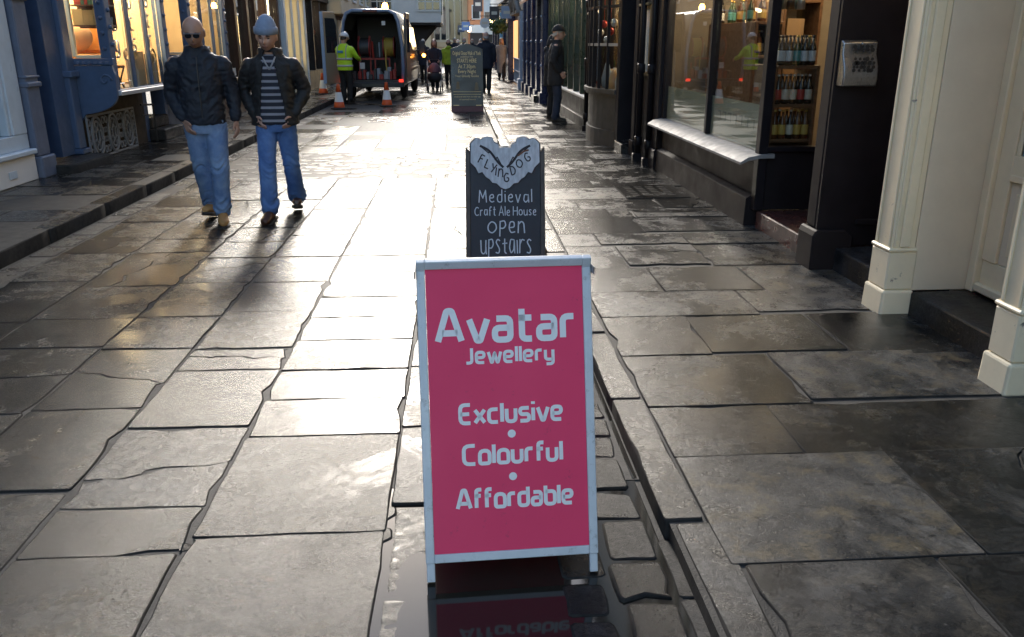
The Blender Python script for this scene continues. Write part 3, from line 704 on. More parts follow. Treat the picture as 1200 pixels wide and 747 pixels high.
def glass_mat(name, tint=(1,1,1), rough=0.0, fac=1.0):
    m = bpy.data.materials.new(name); m.use_nodes = True; N = m.node_tree.nodes; L = m.node_tree.links
    for n in list(N):
        if n.type == 'BSDF_PRINCIPLED': N.remove(n)
    t = N.new('ShaderNodeBsdfTransparent'); t.inputs[0].default_value = (*tint, 1)
    g = N.new('ShaderNodeBsdfGlossy'); g.inputs['Roughness'].default_value = rough; g.inputs['Color'].default_value = (1,1,1,1)
    ge = N.new('ShaderNodeNewGeometry'); dt = N.new('ShaderNodeVectorMath'); dt.operation = 'DOT_PRODUCT'; L.new(ge.outputs['Incoming'], dt.inputs[0]); L.new(ge.outputs['Normal'], dt.inputs[1])
    def mm(op, x, y=None):      # Schlick reflectance of a thin pane, the same from both sides
        q = N.new('ShaderNodeMath'); q.operation = op; q.use_clamp = True
        for k_, v_ in enumerate((x, y)):
            if v_ is None: continue
            if isinstance(v_, (int, float)): q.inputs[k_].default_value = v_
            else: L.new(v_, q.inputs[k_])
        return q.outputs[0]
    ab = mm('ABSOLUTE', dt.outputs['Value']); p5 = mm('POWER', mm('SUBTRACT', 1.0, ab), 5.0); sch = mm('ADD', mm('MULTIPLY', p5, .94*fac), .055*fac)
    class _o: pass
    ml = _o(); ml.outputs = [sch]
    mx = N.new('ShaderNodeMixShader'); L.new(ml.outputs[0], mx.inputs[0]); L.new(t.outputs[0], mx.inputs[1]); L.new(g.outputs[0], mx.inputs[2])
    L.new(mx.outputs[0], N['Material Output'].inputs[0]); MATS[name] = m; return m
GLASS = glass_mat('window_glass', (.93,.95,.94))
FROST = mat('frosted_film', (.36,.38,.30), .55, col2=(.42,.42,.30), nscale=3)
DARKGLASS = mat('dark_upper_pane', (.02,.025,.03), .03, spec=.8)

SHOPW = mat('shop_wall_dim', (.24,.20,.16), .8, col2=(.19,.16,.13), nscale=3)
def lamp(loc, watts, shop, color=(1,.74,.42), name='ceiling_lamp', cat='lamp', r=.06):
    w = MB.world; MB.world = False
    root = thing(name, 'small lit ceiling lamp inside the ' + shop, cat, loc, group='lit lamps inside the ' + shop)
    MB().lathe([(.02,.10),(.05,.09),(.0751,.02),(.08,0),(.07,0)], n=14).build('lamp_shade', mat('lamp_metal', (.1,.1,.1), .4), root, smooth=True)
    MB().ball((0,0,-.02), .03).build('bulb', mat('lit_bulb', (1,.9,.7), .4, emit=(1,.78,.45), estr=3), root, smooth=True)
    d = bpy.data.lights.new('lamp_light', 'POINT'); d.energy = watts; d.color = color; d.shadow_soft_size = .3
    o = bpy.data.objects.new('lamp_light', d); COL.objects.link(o); o.parent = root; o.location = (0,0,-.09)
    MB.world = w; return root
def upper(root, x0, x1, y0, y1, z0, z1, wallm, roofm=None, side=1, wins=((.3,.5),(.7,.5)), sash=None):
    """upper storeys (above the picture): wall, sash windows with panes, pitched roof. side +1: faces -X, -1: faces +X"""
    bx('upper_wall', wallm, root, x0, x1, y0, y1, z0, z1, 0)
    face = x0 if side > 0 else x1; s = -side
    for fy, _ in wins:
        for zc in (z0+1.6, z0+4.2):
            if zc+.9 > z1: continue
            yc = y0+(y1-y0)*fy; w = .48
            f = MB()
            for a in ((yc-w,yc-w+.07,zc-.8,zc+.8),(yc+w-.07,yc+w,zc-.8,zc+.8),(yc-w+.07,yc+w-.07,zc+.73,zc+.8),(yc-w-.06,yc+w+.06,zc-.88,zc-.8),(yc-w+.07,yc+w-.07,zc-.03,zc+.03),(yc-.015,yc+.015,zc-.8,zc+.73)):
                f.box(face+s*.002, face+s*.06, *a)
            win = f.build('window', sash or CREAM, root)
            MB().box(face+s*.003, face+s*.02, yc-w+.05, yc+w-.05, zc-.79, zc+.75).build('pane', DARKGLASS, win)
    if roofm:
        xb = x1 if side > 0 else x0; e = face + s*.25; mid = (face+xb)/2; h = abs(xb-face)*.42
        MB().prism([(e, z1+.004), (xb, z1+.004), (mid+ (xb-mid)*.3, z1+h)], 'y', y0, y1).build('roof', roofm, root)

# ---------------------------------------------------------------- R1 cream shopfront with the recessed door
r1 = thing('shop_building', 'cream painted shopfront with fluted pilasters and a recessed panelled door', 'building', (2.5, 3.9, .08))
def cream_pilaster(y0, y1):
    p = MB(); x0 = 2.455
    p.box(x0, 2.60, y0, y1, .43, 2.75)
    pl = p.build('pilaster', CREAM, r1, bevel=.006)
    for yy, w_ in ((y0+.012, .020), (y1-.036, .022)): bx('fillet', CREAM, pl, x0-.009, x0-.0005, yy, yy+w_, .46, 2.70, .004)
    bx('fillet', CREAM, pl, x0+.012, x0+.028, y0-.012, y0-.0005, .46, 2.70, .004)
    bx('fillet', CREAM, pl, x0+.045, x0+.105, y0-.016, y0-.0005, .46, 2.70, .006)
    b = MB(); b.prism([(2.430,.045),(2.62,.045),(2.62,.205),(2.436,.205)], 'y', y0-.022, y1+.022); pb = b.build('plinth', CREAM_W, pl, bevel=.014, seg=2); bx('plinth_block', CREAM_W, pl, 2.447, 2.615, y0-.008, y1+.008, .206, .43, .008)
    bx('moulding', CREAM, pl, 2.440, 2.61, y0-.016, y1+.016, .431, .455, .008)
cream_pilaster(4.47, 4.66); cream_pilaster(3.31, 3.47); cream_pilaster(1.0, 1.25)
bx('reveal', CREAM_D, r1, 2.602, 2.99, 4.47, 4.70, .20, 2.75, .003)
bx('reveal', CREAM_D, r1, 2.602, 2.99, 3.32, 3.50, .20, 2.75, .003)
bx('door_post', CREAM, r1, 2.93, 2.985, 4.40, 4.468, .205, 2.75, .006)
bx('door_post', CREAM, r1, 2.93, 2.985, 3.502, 3.56, .205, 2.75, .006)
door = bx('door', CREAM, r1, 2.965, 2.99, 3.562, 4.398, .215, .40, .004)
for (a, b_) in ((3.562, 3.68), (4.28, 4.398)): bx('stile', CREAM, door, 2.955, 2.99, a, b_, .402, 2.3, .004)
bx('rail', CREAM, door, 2.955, 2.99, 3.682, 4.278, .86, 1.0, .004); bx('rail', CREAM, door, 2.955, 2.99, 3.682, 4.278, 2.18, 2.3, .004)
bx('panel', CREAM_D, door, 2.972, 2.988, 3.683, 4.277, .403, .858, .003); bx('panel_bead', CREAM, door, 2.966, 2.9715, 3.74, 4.22, .46, .80, .004)
bx('panel_bead', CREAM, door, 2.945, 2.9545, 3.69, 4.27, .862, .90, .006); bx('panel_bead', CREAM, door, 2.962, 2.968, 3.684, 3.72, 1.0, 2.18, .004); bx('panel_bead', CREAM, door, 2.962, 2.968, 4.24, 4.276, 1.0, 2.18, .004)
bx('pane', mat('blue_blind', (.22,.36,.42), .25), door, 2.974, 2.984, 3.72, 4.24, 1.001, 2.179, 0)
bx('notice', mat('orange_card', (.42,.20,.07), .5), door, 2.9695, 2.9735, 3.72, 4.16, 1.06, 2.15, 0)
bx('notice_text', PAPER, door, 2.966, 2.969, 3.86, 4.0, 1.30, 1.40, 0)
bx('weather_board', CREAM, door, 2.93, 2.964, 3.565, 4.395, .216, .27, .01)
st = MB().prism([(2.60,.045),(3.10,.045),(3.10,.205),(2.60,.20)], 'y', 3.522, 4.448).build('doorstep', STEP, r1, bevel=.012, seg=2)
bx('fascia', CREAM, r1, 2.40, 2.62, 1.0, 4.71, 2.752, 3.25, .01); bx('cornice', CREAM, r1, 2.28, 2.62, .98, 4.73, 3.252, 3.34, .02)
bx('back_wall', CREAM_D, r1, 3.0, 3.2, 3.30, 4.71, .08, 2.75, 0)
bx('window_back', CREAM_D, r1, 2.60, 2.7, 1.25, 3.30, .08, .7, 0); bx('shop_pane', DARKGLASS, r1, 2.62, 2.64, 1.25, 3.30, .702, 2.75, 0)
upper(r1, 2.55, 6.5, 1.0, 4.71, 3.342, 8.6, RENDER, ROOF)
# terrace going on behind the viewer on both sides of the street
rb = thing('shop_building', 'rendered building next to the cream shopfront, away from the black shop', 'building', (2.5, -3, .08))
bx('wall', RENDER, rb, 2.5, 6.5, -9, .995, 0, 3.0, 0); upper(rb, 2.5, 6.5, -9, .995, 3.002, 5.4, BRICK, ROOF)

# ---------------------------------------------------------------- R2 black bottle shop
r2 = thing('shop_building', 'black painted bottle shop with large window, lead sill and two recessed entrances', 'building', (2.5, 7.5, .08))
# near entrance (by the cream pilaster): step, black door with glazing
MB().prism([(2.60,.045),(3.35,.045),(3.35,.225),(2.60,.215)], 'y', 4.745, 5.49).build('doorstep', STEP, r2, bevel=.012, seg=2)
d2 = bx('door', BLACKP, r2, 3.06, 3.10, 4.75, 5.48, .23, 1.02, .004)
bx('stile', BLACKP, d2, 3.05, 3.10, 4.75, 4.86, 1.022, 2.35, .004); bx('stile', BLACKP, d2, 3.05, 3.10, 5.37, 5.48, 1.022, 2.35, .004)
bx('rail', mat('gilt_rail', (.16,.10,.04), .4), d2, 3.045, 3.10, 4.862, 5.368, 1.62, 1.68, .004)
bx('pane', GLASS, d2, 3.075, 3.082, 4.862, 5.368, 1.022, 1.618, 0); bx('pane', GLASS, d2, 3.075, 3.082, 4.862, 5.368, 1.682, 2.35, 0)
bx('panel_bead', BLACKP, d2, 3.052, 3.0595, 4.86, 5.37, .36, .92, .006)
bx('notice', mat('notice_blue', (.35,.40,.62), .5), d2, 3.062, 3.074, 4.90, 5.2, 1.72, 2.2, 0)
bx('display_back', mat('lit_display_board', (.55,.33,.13), .6), d2, 3.32, 3.34, 4.76, 5.47, 1.0, 2.4, 0)
bx('display_shelf', WOOD, d2, 3.12, 3.31, 4.80, 5.47, 1.02, 1.05, 0)
# column between the entrances with its side panel
bx('side_panel', BLACKP, r2, 2.468, 3.05, 5.50, 5.528, .22, 2.75, .003)
c2 = bx('column', BLACKP2, r2, 2.465, 2.598, 5.53, 5.68, .34, 2.75, .012)
MB().prism([(2.43,.045),(2.72,.045),(2.72,.30),(2.66,.339),(2.45,.339),(2.43,.30)], 'y', 5.46, 5.72).build('plinth', BLACKP2, c2, bevel=.01)
bx('moulding', BLACKP2, c2, 2.73, 3.05, 5.475, 5.4995, .37, .41, .008)
# lobby with red tiled floor
lob = MB().prism([(2.53,.045),(4.2,.045),(4.2,.215),(2.53,.205)], 'y', 5.725, 6.86).build('lobby_step', REDTILE, r2, bevel=.008)
bx('lobby_wall', BLACKP, r2, 3.9, 4.0, 5.61, 6.86, .22, 2.75, 0)
# return window facing down the street
bx('stall_riser', BLACKP2, r2, 2.58, 3.899, 6.865, 6.93, .21, .70, .003)
bx('sill', BLACKP, r2, 2.56, 3.899, 6.83, 6.95, .702, .745, .006)
bx('corner_post', BLACKP, r2, 2.50, 2.578, 6.84, 6.94, .21, 2.75, .006)
bx('window_post', BLACKP, r2, 3.42, 3.50, 6.86, 6.94, .747, 2.75, .005)
w2 = bx('window_frame', BLACKP, r2, 2.58, 3.42, 6.87, 6.93, 2.45, 2.75, .003)
bx('pane', GLASS, w2, 2.579, 3.419, 6.897, 6.903, .746, 2.449, 0)
# main window along the pavement
sr = bx('stall_riser', BLACKP2, r2, 2.52, 2.60, 6.945, 10.30, .33, .60, .004)
MB().prism([(2.455,.045),(2.60,.045),(2.60,.328),(2.515,.328),(2.46,.30)], 'y', 6.945, 10.30).build('plinth', BLACKP2, sr, bevel=.005)
MB().prism([(2.62,.69),(2.50,.685),(2.40,.665),(2.335,.625),(2.335,.605),(2.40,.635),(2.50,.655),(2.62,.655)], 'y', 6.80, 10.34).build('sill', LEAD, r2, auto=50)
bx('rail', BLACKP, r2, 2.52, 2.60, 6.945, 10.30, .602, .654, .004)
for yy in (8.42, 10.25): bx('mullion', BLACKP, r2, 2.50, 2.585, yy, yy+.07, .692, 2.75, .006)
for (a, b_) in ((6.942, 8.419), (8.491, 10.249)):
    p = bx('pane', GLASS, r2, 2.538, 2.545, a, b_, .692, 2.75, 0)
    bx('frosted_band', FROST, p, 2.549, 2.552, a, b_, .693, 1.07, 0)
tx = MB()
for k in range(7):
    tx.box(2.5465, 2.5485, 7.15+k*.16, 7.15+k*.16+.10, .93, .945); tx.box(2.5465, 2.5485, 7.15+k*.16, 7.15+k*.16+.018, .86, .945)
tx.build('frosted_lettering', mat('frost_letters', (.20,.22,.18), .6), r2)['kind'] = 'stuff'
pil = bx('pilaster', BLACKP, r2, 2.46, 2.60, 10.345, 10.62, .30, 2.75, .01); bx('plinth', BLACKP, pil, 2.43, 2.60, 10.32, 10.645, .045, .298, .012)
bx('fascia', BLACKP, r2, 2.40, 2.62, 4.72, 10.645, 2.752, 3.3, .01); bx('cornice', BLACKP, r2, 2.26, 2.62, 4.74, 10.645, 3.302, 3.38, .02)
bx('shop_floor', WOOD, r2, 2.605, 6, 6.94, 10.6, .20, .30, 0); bx('shop_back_wall', SHOPW, r2, 6.0, 6.1, 4.72, 10.6, .1, 2.75, 0)
bx('shop_end_wall', SHOPW, r2, 2.62, 5.999, 10.5, 10.6, .3, 2.75, 0); bx('shop_ceiling', mat('shop_ceiling_paint', (.4,.33,.25), .8), r2, 2.625, 5.999, 4.73, 10.6, 2.70, 2.749, 0)
bx('shop_side_wall', DARKIN, r2, 3.36, 5.999, 4.73, 4.83, .1, 2.70, 0); bx('shop_floor', WOOD, r2, 4.01, 5.999, 4.84, 6.94, .20, .30, 0)
upper(r2, 2.5, 6.5, 4.72, 10.645, 3.382, 8.9, BRICK, ROOF, wins=((.2,0),(.5,0),(.8,0)))
lamp((3.45, 8.1, 2.55), 14, 'black bottle shop'); lamp((4.6, 8.9, 2.55), 28, 'black bottle shop'); lamp((2.95, 9.3, 2.55), 26, 'black bottle shop'); lamp((3.22, 5.0, 2.5), 4, 'black bottle shop')

# shelving with bottles behind the return window
def shelf_unit(x0, x1, y0, y1, zs, label):
    root = thing('shelf_unit', label, 'shelf', ((x0+x1)/2, (y0+y1)/2, .30))
    bx('side_board', WOOD, root, x0, x0+.03, y0, y1, .302, zs[-1]+.03, .003); bx('side_board', WOOD, root, x1-.03, x1, y0, y1, .302, zs[-1]+.03, .003)
    for z in zs: bx('shelf', WOOD, root, x0+.031, x1-.031, y0, y1, z, z+.028, .003)
    bx('back_board', WOOD, root, x0+.031, x1-.031, y1-.02, y1-.0005, .302, zs[0]-.001, 0)
    return root
shelf_unit(2.63, 3.02, 7.02, 7.50, [.76, 1.05, 1.36], 'wooden shelf unit packed with beer bottles behind the black shop glass')
BOT_DK = mat('dark_bottle_glass', (.015,.012,.010), .08, spec=.7); BOT_AM = mat('amber_bottle_glass', (.10,.035,.010), .08, spec=.7); BOT_GR = mat('green_bottle_glass', (.02,.05,.02), .08, spec=.7)
LABS = [mat('bottle_label_%s' % n, c, .5) for n, c in (('cream', (.66,.60,.48)), ('white', (.70,.71,.72)), ('yellow', (.62,.42,.10)), ('red', (.42,.05,.04)), ('teal', (.10,.32,.33)))]
def bottle_mesh(h, r, mg, ml, cap):
    w = MB.world; MB.world = False
    root = thing('bottle', '', 'bottle')
    MB().lathe([(r*.9,0),(r,.01),(r,h*.56),(r*.8,h*.66),(r*.36,h*.78),(r*.34,h*.95)], n=12).build('glass_body', mg, root, smooth=True)
    MB().lathe([(r*1.02,h*.15),(r*1.025,h*.16),(r*1.025,h*.48),(r*1.02,h*.49)], n=12).build('paper_label', ml, root, smooth=True)
    MB().lathe([(r*.42,h*.93),(r*.44,h*.95),(r*.40,h)], n=10).build('cap', cap, root, smooth=True)
    MB.world = w; return root
CAPM = [mat('cap_silver', (.6,.6,.6), .3, metal=.9), mat('cap_gold', (.6,.42,.12), .35, metal=.8), mat('cap_black', (.02,.02,.02), .4)]
protos = [bottle_mesh(.24, .031, g, l, c) for g, l, c in ((BOT_DK, LABS[0], CAPM[0]), (BOT_DK, LABS[1], CAPM[2]), (BOT_AM, LABS[2], CAPM[1]), (BOT_DK, LABS[3], CAPM[0]), (BOT_GR, LABS[4], CAPM[1]))]
used = set()
def put_bottle(k, loc, label, group, s=1.0):
    o = protos[k] if k not in used else copy_tree(protos[k]); used.add(k)
    o.location = loc; o.scale = (s, s, s); o.rotation_euler = (0, 0, rng.uniform(0, 6)); o['label'] = label; o['group'] = group
for z, lab, ks in ((.788, 'small amber bottle on the lowest shelf behind the black shop glass', (2, 2, 0)), (1.078, 'dark beer bottle with cream label on the middle shelf of the black shop', (0, 0, 3)), (1.388, 'dark beer bottle standing on top of the shelf unit in the black shop', (1, 1, 4))):
    for row in range(2):
        for i in range(5): put_bottle(rng.choice(ks), (2.695+i*.066, 7.07+row*.085, z), lab + (', front row' if row == 0 else ', back row'), 'bottles on the shelf unit')
for i in range(3): put_bottle(i, (3.18, 4.95+.12*i, 1.05), 'bottle standing in the glazed black door of the bottle shop', 'bottles in the door display')
# gift boxes and cartons further inside
shelf_unit(3.3, 3.7, 8.7, 10.2, [.75, 1.15, 1.55, 1.95], 'tall wooden shelf unit deep inside the bottle shop')
for j, z in enumerate((.779, 1.179, 1.579, 1.979)):
    for i in range(6):
        yy = 8.76+i*.235; c, cn = rng.choice([((.30,.17,.08),'brown'),((.38,.24,.13),'tan'),((.22,.12,.07),'dark brown'),((.42,.33,.24),'beige')])
        MB.world = False
        o = MB().box(-.09, .09, 0, .19, 0, rng.uniform(.2, .33)).build('gift_box', mat('carton_%d' % int(c[0]*100), c, .7), bevel=.004); o.location = (3.46, yy, z)
        tag(o, '%s gift box on the %s shelf of the tall unit in the bottle shop' % (cn, ('lowest','second','third','top')[j]), 'box', 'gift boxes on the tall shelf'); MB.world = True
sh = shelf_unit(2.70, 3.0, 7.62, 8.3, [.72], 'low wooden display shelf under the shop window with bottles')
for i in range(8): put_bottle(rng.choice([0, 3, 1]), (2.80+(i % 2)*.09, 7.68+(i//2)*.16, .748), 'bottle on the low display shelf in the shop window', 'bottles on the low display')
shelf_unit(2.95, 3.25, 8.5, 10.1, [.78, 1.10, 1.42, 1.74], 'open wooden rack of bottles close behind the main shop window')
for j, z in enumerate((.808, 1.128, 1.448, 1.768)):
    for i in range(9): put_bottle(rng.choice([0, 1, 2, 3, 4]), (3.03+.08*(i % 2), 8.6+i*.16, z), 'bottle on the %s shelf of the open rack behind the shop window' % ('lowest','second','third','top')[j], 'bottles on the open rack')
# hanging glasses / lamps row seen at the top of the return window
for i in range(5):
    MB.world = False
    o = MB().lathe([(.004,.34),(.004,.12),(.03,.10),(.035,.0),(.03,0.0)], n=10).build('hanging_tankard', mat('tankard_%d' % (i % 3), [(.10,.25,.28),(.45,.44,.42),(.06,.05,.05)][i % 3], .3, metal=.5), smooth=True); o.location = (2.66+i*.045, 7.12+.05*(i % 2), 1.83)
    tag(o, 'small tankard hanging above the bottles in the black shop', 'tankard', 'tankards hanging in the shop'); MB.world = True

# cigarette bin on the side panel
MB.world = False
cb = thing('cigarette_bin', 'brushed steel wall bin with perforated black pattern on the black shop', 'bin', (2.595, 5.4985, 1.30))
prof = [(0,-.0),(-.095,-.0),(-.10,.05),(-.092,.12),(-.045,.20),(-.045,.27),(-.02,.285),(0,.285)]
MB().prism(prof, 'x', -.115, .115).build('casing', STEEL, cb, bevel=.008, seg=2, auto=35)
pm = MB(); rg = random.Random(5)
for row, (zc, yc, n) in enumerate([(.245,-.064,4),(.225,-.071,6),(.17,-.0855,5),(.145,-.0895,6),(.12,-.094,6),(.10,-.096,5)]):
    for i in range(n):
        x = -.06+.12*i/(n-1)+rg.uniform(-.008,.008)+.012; r_ = rg.uniform(.009,.016)
        pm.add([(x+r_*math.cos(t), yc-.0035-.0, zc+r_*math.sin(t)) for t in [6.283*q/7 for q in range(7)]], [tuple(range(7))])
o = pm.build('punched_pattern', mat('soot', (.015,.015,.016), .7), cb); o['kind'] = 'stuff'
MB().ball((0,-.07,.262), .010).build('lock', STEEL, cb)
MB.world = True

# ---------------------------------------------------------------- R3/R4 black house with doorway, bow window and menu cases
r3 = thing('shop_building', 'black house with many-paned bow window, poster cases and downpipes', 'building', (2.4, 13, .08))
bx('wall', BLACKP, r3, 2.50, 2.75, 10.65, 11.75, .045, 3.3, .004)
pl = bx('pilaster', BLACKP2, r3, 2.44, 2.499, 10.70, 10.92, .28, 3.2, .01); bx('plinth', BLACKP2, pl, 2.42, 2.499, 10.68, 10.95, .045, .279, .01)
pl = bx('pilaster', BLACKP2, r3, 2.42, 2.499, 11.55, 11.75, .28, 3.2, .01); bx('plinth', BLACKP2, pl, 2.40, 2.499, 11.53, 11.77, .045, .279, .01)
bx('doorstep', KERB, r3, 2.30, 2.95, 11.78, 12.35, .045, .20, .01)
dd = bx('door', BLACKP, r3, 2.92, 2.97, 11.78, 12.35, .205, 2.6, .004)
bx('wall', BLACKP, r3, 2.34, 2.75, 12.36, 12.56, .045, 3.3, .006)
bx('lobby_wall', BLACKP, r3, 2.76, 2.915, 11.60, 11.75, .045, 2.75, 0)
STALL = paint('weathered_black_panel', (.055,.052,.05), .5, .7)
# bow: plan arc from Y 12.56 to 14.7
def arc(n=10, dx=.0):
    a = []
    for i in range(n+1):
        t = -1+2*i/n; a.append((2.36 - (.26)*(1-abs(t)**2.2) - dx, 13.63+1.07*t))
    return a
def bow_band(z0, z1, dx, th, name, m, par, n=10):
    A = arc(n, dx); B = arc(n, dx-th); mb = MB(); V = []; Fc = []
    for (p, q) in zip(A, B): V += [(p[0],p[1],z0),(p[0],p[1],z1),(q[0],q[1],z1),(q[0],q[1],z0)]
    for i in range(n):
        for k in range(4): Fc.append((4*i+k, 4*i+(k+1) % 4, 4*i+4+(k+1) % 4, 4*i+4+k))
    Fc += [(0,1,2,3), (4*n+3,4*n+2,4*n+1,4*n)]
    return mb.add(V, Fc).build(name, m, par)
bow_band(.30, .80, -.03, .06, 'stall_riser', STALL, r3); bow_band(.045, .298, .0, .10, 'plinth', STALL, r3)
sl = bow_band(.84, .90, .05, .16, 'sill', STALL, r3); bow_band(.802, .838, .02, .12, 'moulding', STALL, r3)
bow_band(2.45, 3.3, .02, .12, 'fascia', BLACKP, r3)
bow_band(1.52, 1.56, .0, .045, 'glazing_bar', mat('grey_bar', (.30,.29,.28), .4), r3); bow_band(2.05, 2.09, .0, .045, 'glazing_bar', BLACKP, r3)
for i, (x, y) in enumerate(arc(8)): bx('mullion', BLACKP, r3, x-.012, x+.036, y-.018, y+.018, .902, 2.45, .004)
bow_band(.901, 2.449, -.02, .004, 'pane', GLASS, r3, 16)
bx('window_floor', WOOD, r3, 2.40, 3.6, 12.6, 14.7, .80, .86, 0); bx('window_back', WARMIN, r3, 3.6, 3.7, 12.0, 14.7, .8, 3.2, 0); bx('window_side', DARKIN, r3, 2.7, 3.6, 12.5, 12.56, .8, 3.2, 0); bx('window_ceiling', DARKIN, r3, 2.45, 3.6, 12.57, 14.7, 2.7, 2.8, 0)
bx('wall', BLACKP, r3, 2.34, 2.75, 14.70, 15.0, .045, 3.3, .006)
upper(r3, 2.5, 6.5, 10.65, 15.0, 3.302, 8.4, WHITE_R, ROOF, sash=BLACKP)
lamp((3.1, 13.6, 2.5), 16, 'bow window')
for i in range(9):      # goods in the bow window
    MB.world = False; h = rng.uniform(.12, .5)
    o = MB().lathe([(.05,0),(.08,.02),(.09,h*.4),(.05,h*.8),(.03,h)], n=12).build('window_vase', mat('vase_%d' % (i % 4), [(.55,.52,.48),(.45,.08,.06),(.25,.32,.40),(.55,.36,.18)][i % 4], .35), smooth=True); o.location = (2.45+.1*(i % 3), 12.8+i*.2, .862)
    tag(o, '%s vase displayed behind the panes of the bow window' % ('off-white','red','slate blue','orange')[i % 4], 'vase', 'vases in the bow window'); MB.world = True
for i in range(5):
    MB.world = False
    o = MB().ball((0,0,0), .055, sc=(1,1,1.1)).tube([(0,0,.05),(0,0,.45)], .004, 5).build('hanging_bauble', mat('bauble_red' if i % 2 else 'bauble_silver', (.5,.06,.05) if i % 2 else (.6,.6,.6), .2, metal=.3), smooth=True); o.location = (2.36, 13.0+i*.3, 1.85-.12*(i % 3))
    tag(o, '%s round bauble hanging in the bow window' % ('red' if i % 2 else 'silver'), 'bauble', 'baubles in the bow window'); MB.world = True
def poster_case(x, y0, y1, z0, z1, label):
    root = thing('poster_case', label, 'poster case', (x, (y0+y1)/2, z0)); FR = mat('brass_frame', (.22,.17,.09), .4, metal=.5)
    for a in ((y0,y0+.05,z0,z1),(y1-.05,y1,z0,z1),(y0+.05,y1-.05,z0,z0+.05),(y0+.05,y1-.05,z1-.05,z1)): bx('frame', FR, root, x-.05, x, *a, .004)
    bx('poster', mat('pale_poster', (.50,.56,.58), .3, col2=(.42,.47,.48), nscale=9), root, x-.03, x-.001, y0+.051, y1-.051, z0+.051, z1-.051, 0)
    bx('hood', FR, root, x-.09, x, y0-.02, y1+.02, z1+.001, z1+.03, .004); return root
poster_case(2.498, 10.96, 11.50, 1.16, 2.02, 'framed pale poster case between the black pilasters near the bow window')
poster_case(2.338, 14.74, 15.0, 1.28, 2.02, 'narrow framed poster case on the black wall past the bow window')
def downpipe(x, y, z1, label):
    root = thing('downpipe', label, 'pipe', (x, y, .08)); MB().tube([(x,y,.16),(x,y,z1)], .04, 10).build('pipe', BLACKP, root, smooth=True)
    for z in (.32, 1.25, 2.2): MB().lathe([(.045,-.06),(.054,-.05),(.054,.05),(.045,.06)], (x,y,z), 10).build('collar', BLACKP, root, smooth=True)
    bx('shoe', BLACKP, root, x-.07, x+.05, y-.05, y+.05, .045, .159, .01); return root
downpipe(2.40, 11.15, 3.4, 'black downpipe below the poster case beside the shop pilaster'); downpipe(2.43, 10.67, 3.4, 'black downpipe at the end of the bottle shop window'); downpipe(2.28, 15.06, 3.4, 'black downpipe on the wall past the bow window')

# ---------------------------------------------------------------- R5 dark green shop with gold lined window
GREEN = paint('dark_green_paint', (.012,.028,.018), .3, 1.3); GOLDP = mat('gold_curtain', (.42,.33,.10), .5, col2=(.32,.24,.07), nscale=5)
r5 = thing('shop_building', 'dark green shopfront with slim mullions and gold blinds behind', 'building', (2.35, 18, .08))
bx('stall_riser', STALL, r5, 2.34, 2.45, 15.1, 21.9, .26, .60, .005); bx('plinth', STALL, r5, 2.29, 2.45, 15.1, 21.9, .045, .258, .01); bx('sill', WHITE_R, r5, 2.25, 2.45, 15.1, 21.9, .602, .65, .01)
for y in (15.1, 16.0, 16.9, 17.8, 18.7, 19.6, 20.5, 21.4, 21.8): bx('mullion', GREEN, r5, 2.30, 2.40, y, y+.10, .652, 2.9, .01)
for i, (a, b_) in enumerate(((15.2,16.0),(16.1,16.9),(17.0,17.8),(17.9,18.7),(18.8,19.6),(19.7,20.5),(20.6,21.4))):
    p = bx('pane', GLASS, r5, 2.36, 2.366, a+.002, b_-.002, .652, 2.9, 0)
    bx('blind', GOLDP, p, 2.385, 2.39, a+.01, b_-.01, .95, 2.1, 0)
    if i == 1: bx('orange_panel', mat('orange_display', (.55,.26,.06), .5), p, 2.41, 2.42, a+.01, b_-.01, .66, .949, 0)  # plain orange board below one blind
bx('back_wall', WARMIN, r5, 3.4, 3.5, 15.05, 21.95, .1, 2.9, 0); bx('window_floor', WOOD, r5, 2.46, 3.39, 15.05, 21.95, .5, .6, 0)
bx('fascia', GREEN, r5, 2.22, 2.45, 15.05, 21.95, 2.902, 3.4, .01)
bx('end_wall', GREEN, r5, 2.40, 3.39, 15.01, 15.06, .61, 2.9, 0); lamp((2.9, 17, 2.7), 14, 'dark green shop'); lamp((2.9, 20, 2.7), 14, 'dark green shop')
upper(r5, 2.4, 6.5, 15.05, 21.95, 3.402, 8.4, BRICK, ROOF)
# ---------------------------------------------------------------- R6 navy shopfront
NAVY = paint('navy_paint', (.014,.018,.055), .3, 1.3); PALEB = paint('pale_blue_grey_paint', (.34,.40,.50), .4, .9)
r6 = thing('shop_building', 'navy blue shopfront with studded pilasters and tiled canopy', 'building', (2.3, 25, .08))
bx('wall', NAVY, r6, 2.30, 2.6, 22.0, 28.9, .045, 3.6, 0)
for y in (22.1, 23.6, 25.2, 26.8, 28.3):
    pl = bx('pilaster', NAVY, r6, 2.18, 2.299, y, y+.45, .33, 3.4, .012); bx('plinth', NAVY, pl, 2.12, 2.299, y-.05, y+.5, .045, .329, .012)
    for z in (1.0, 1.6, 2.2): MB().ball((2.175, y+.22, z), .035).build('stud', PALEB, pl, smooth=True)
bx('step', KERB, r6, 2.02, 2.15, 22.7, 23.5, .045, .22, .01)
MB().prism([(2.29,3.0),(1.75,2.62),(1.75,2.54),(2.29,2.85)], 'y', 22.1, 24.2).build('canopy', mat('terracotta_tile', (.30,.14,.08), .7), r6)
upper(r6, 2.3, 6.5, 22.0, 28.9, 3.602, 8.2, RENDER, ROOF)
r7 = thing('shop_building', 'dark shop with pale blue column, carved pediment and white grille', 'building', (2.3, 33, .08))
bx('wall', DARKIN, r7, 2.45, 2.8, 29.0, 38, .045, 3.8, 0)
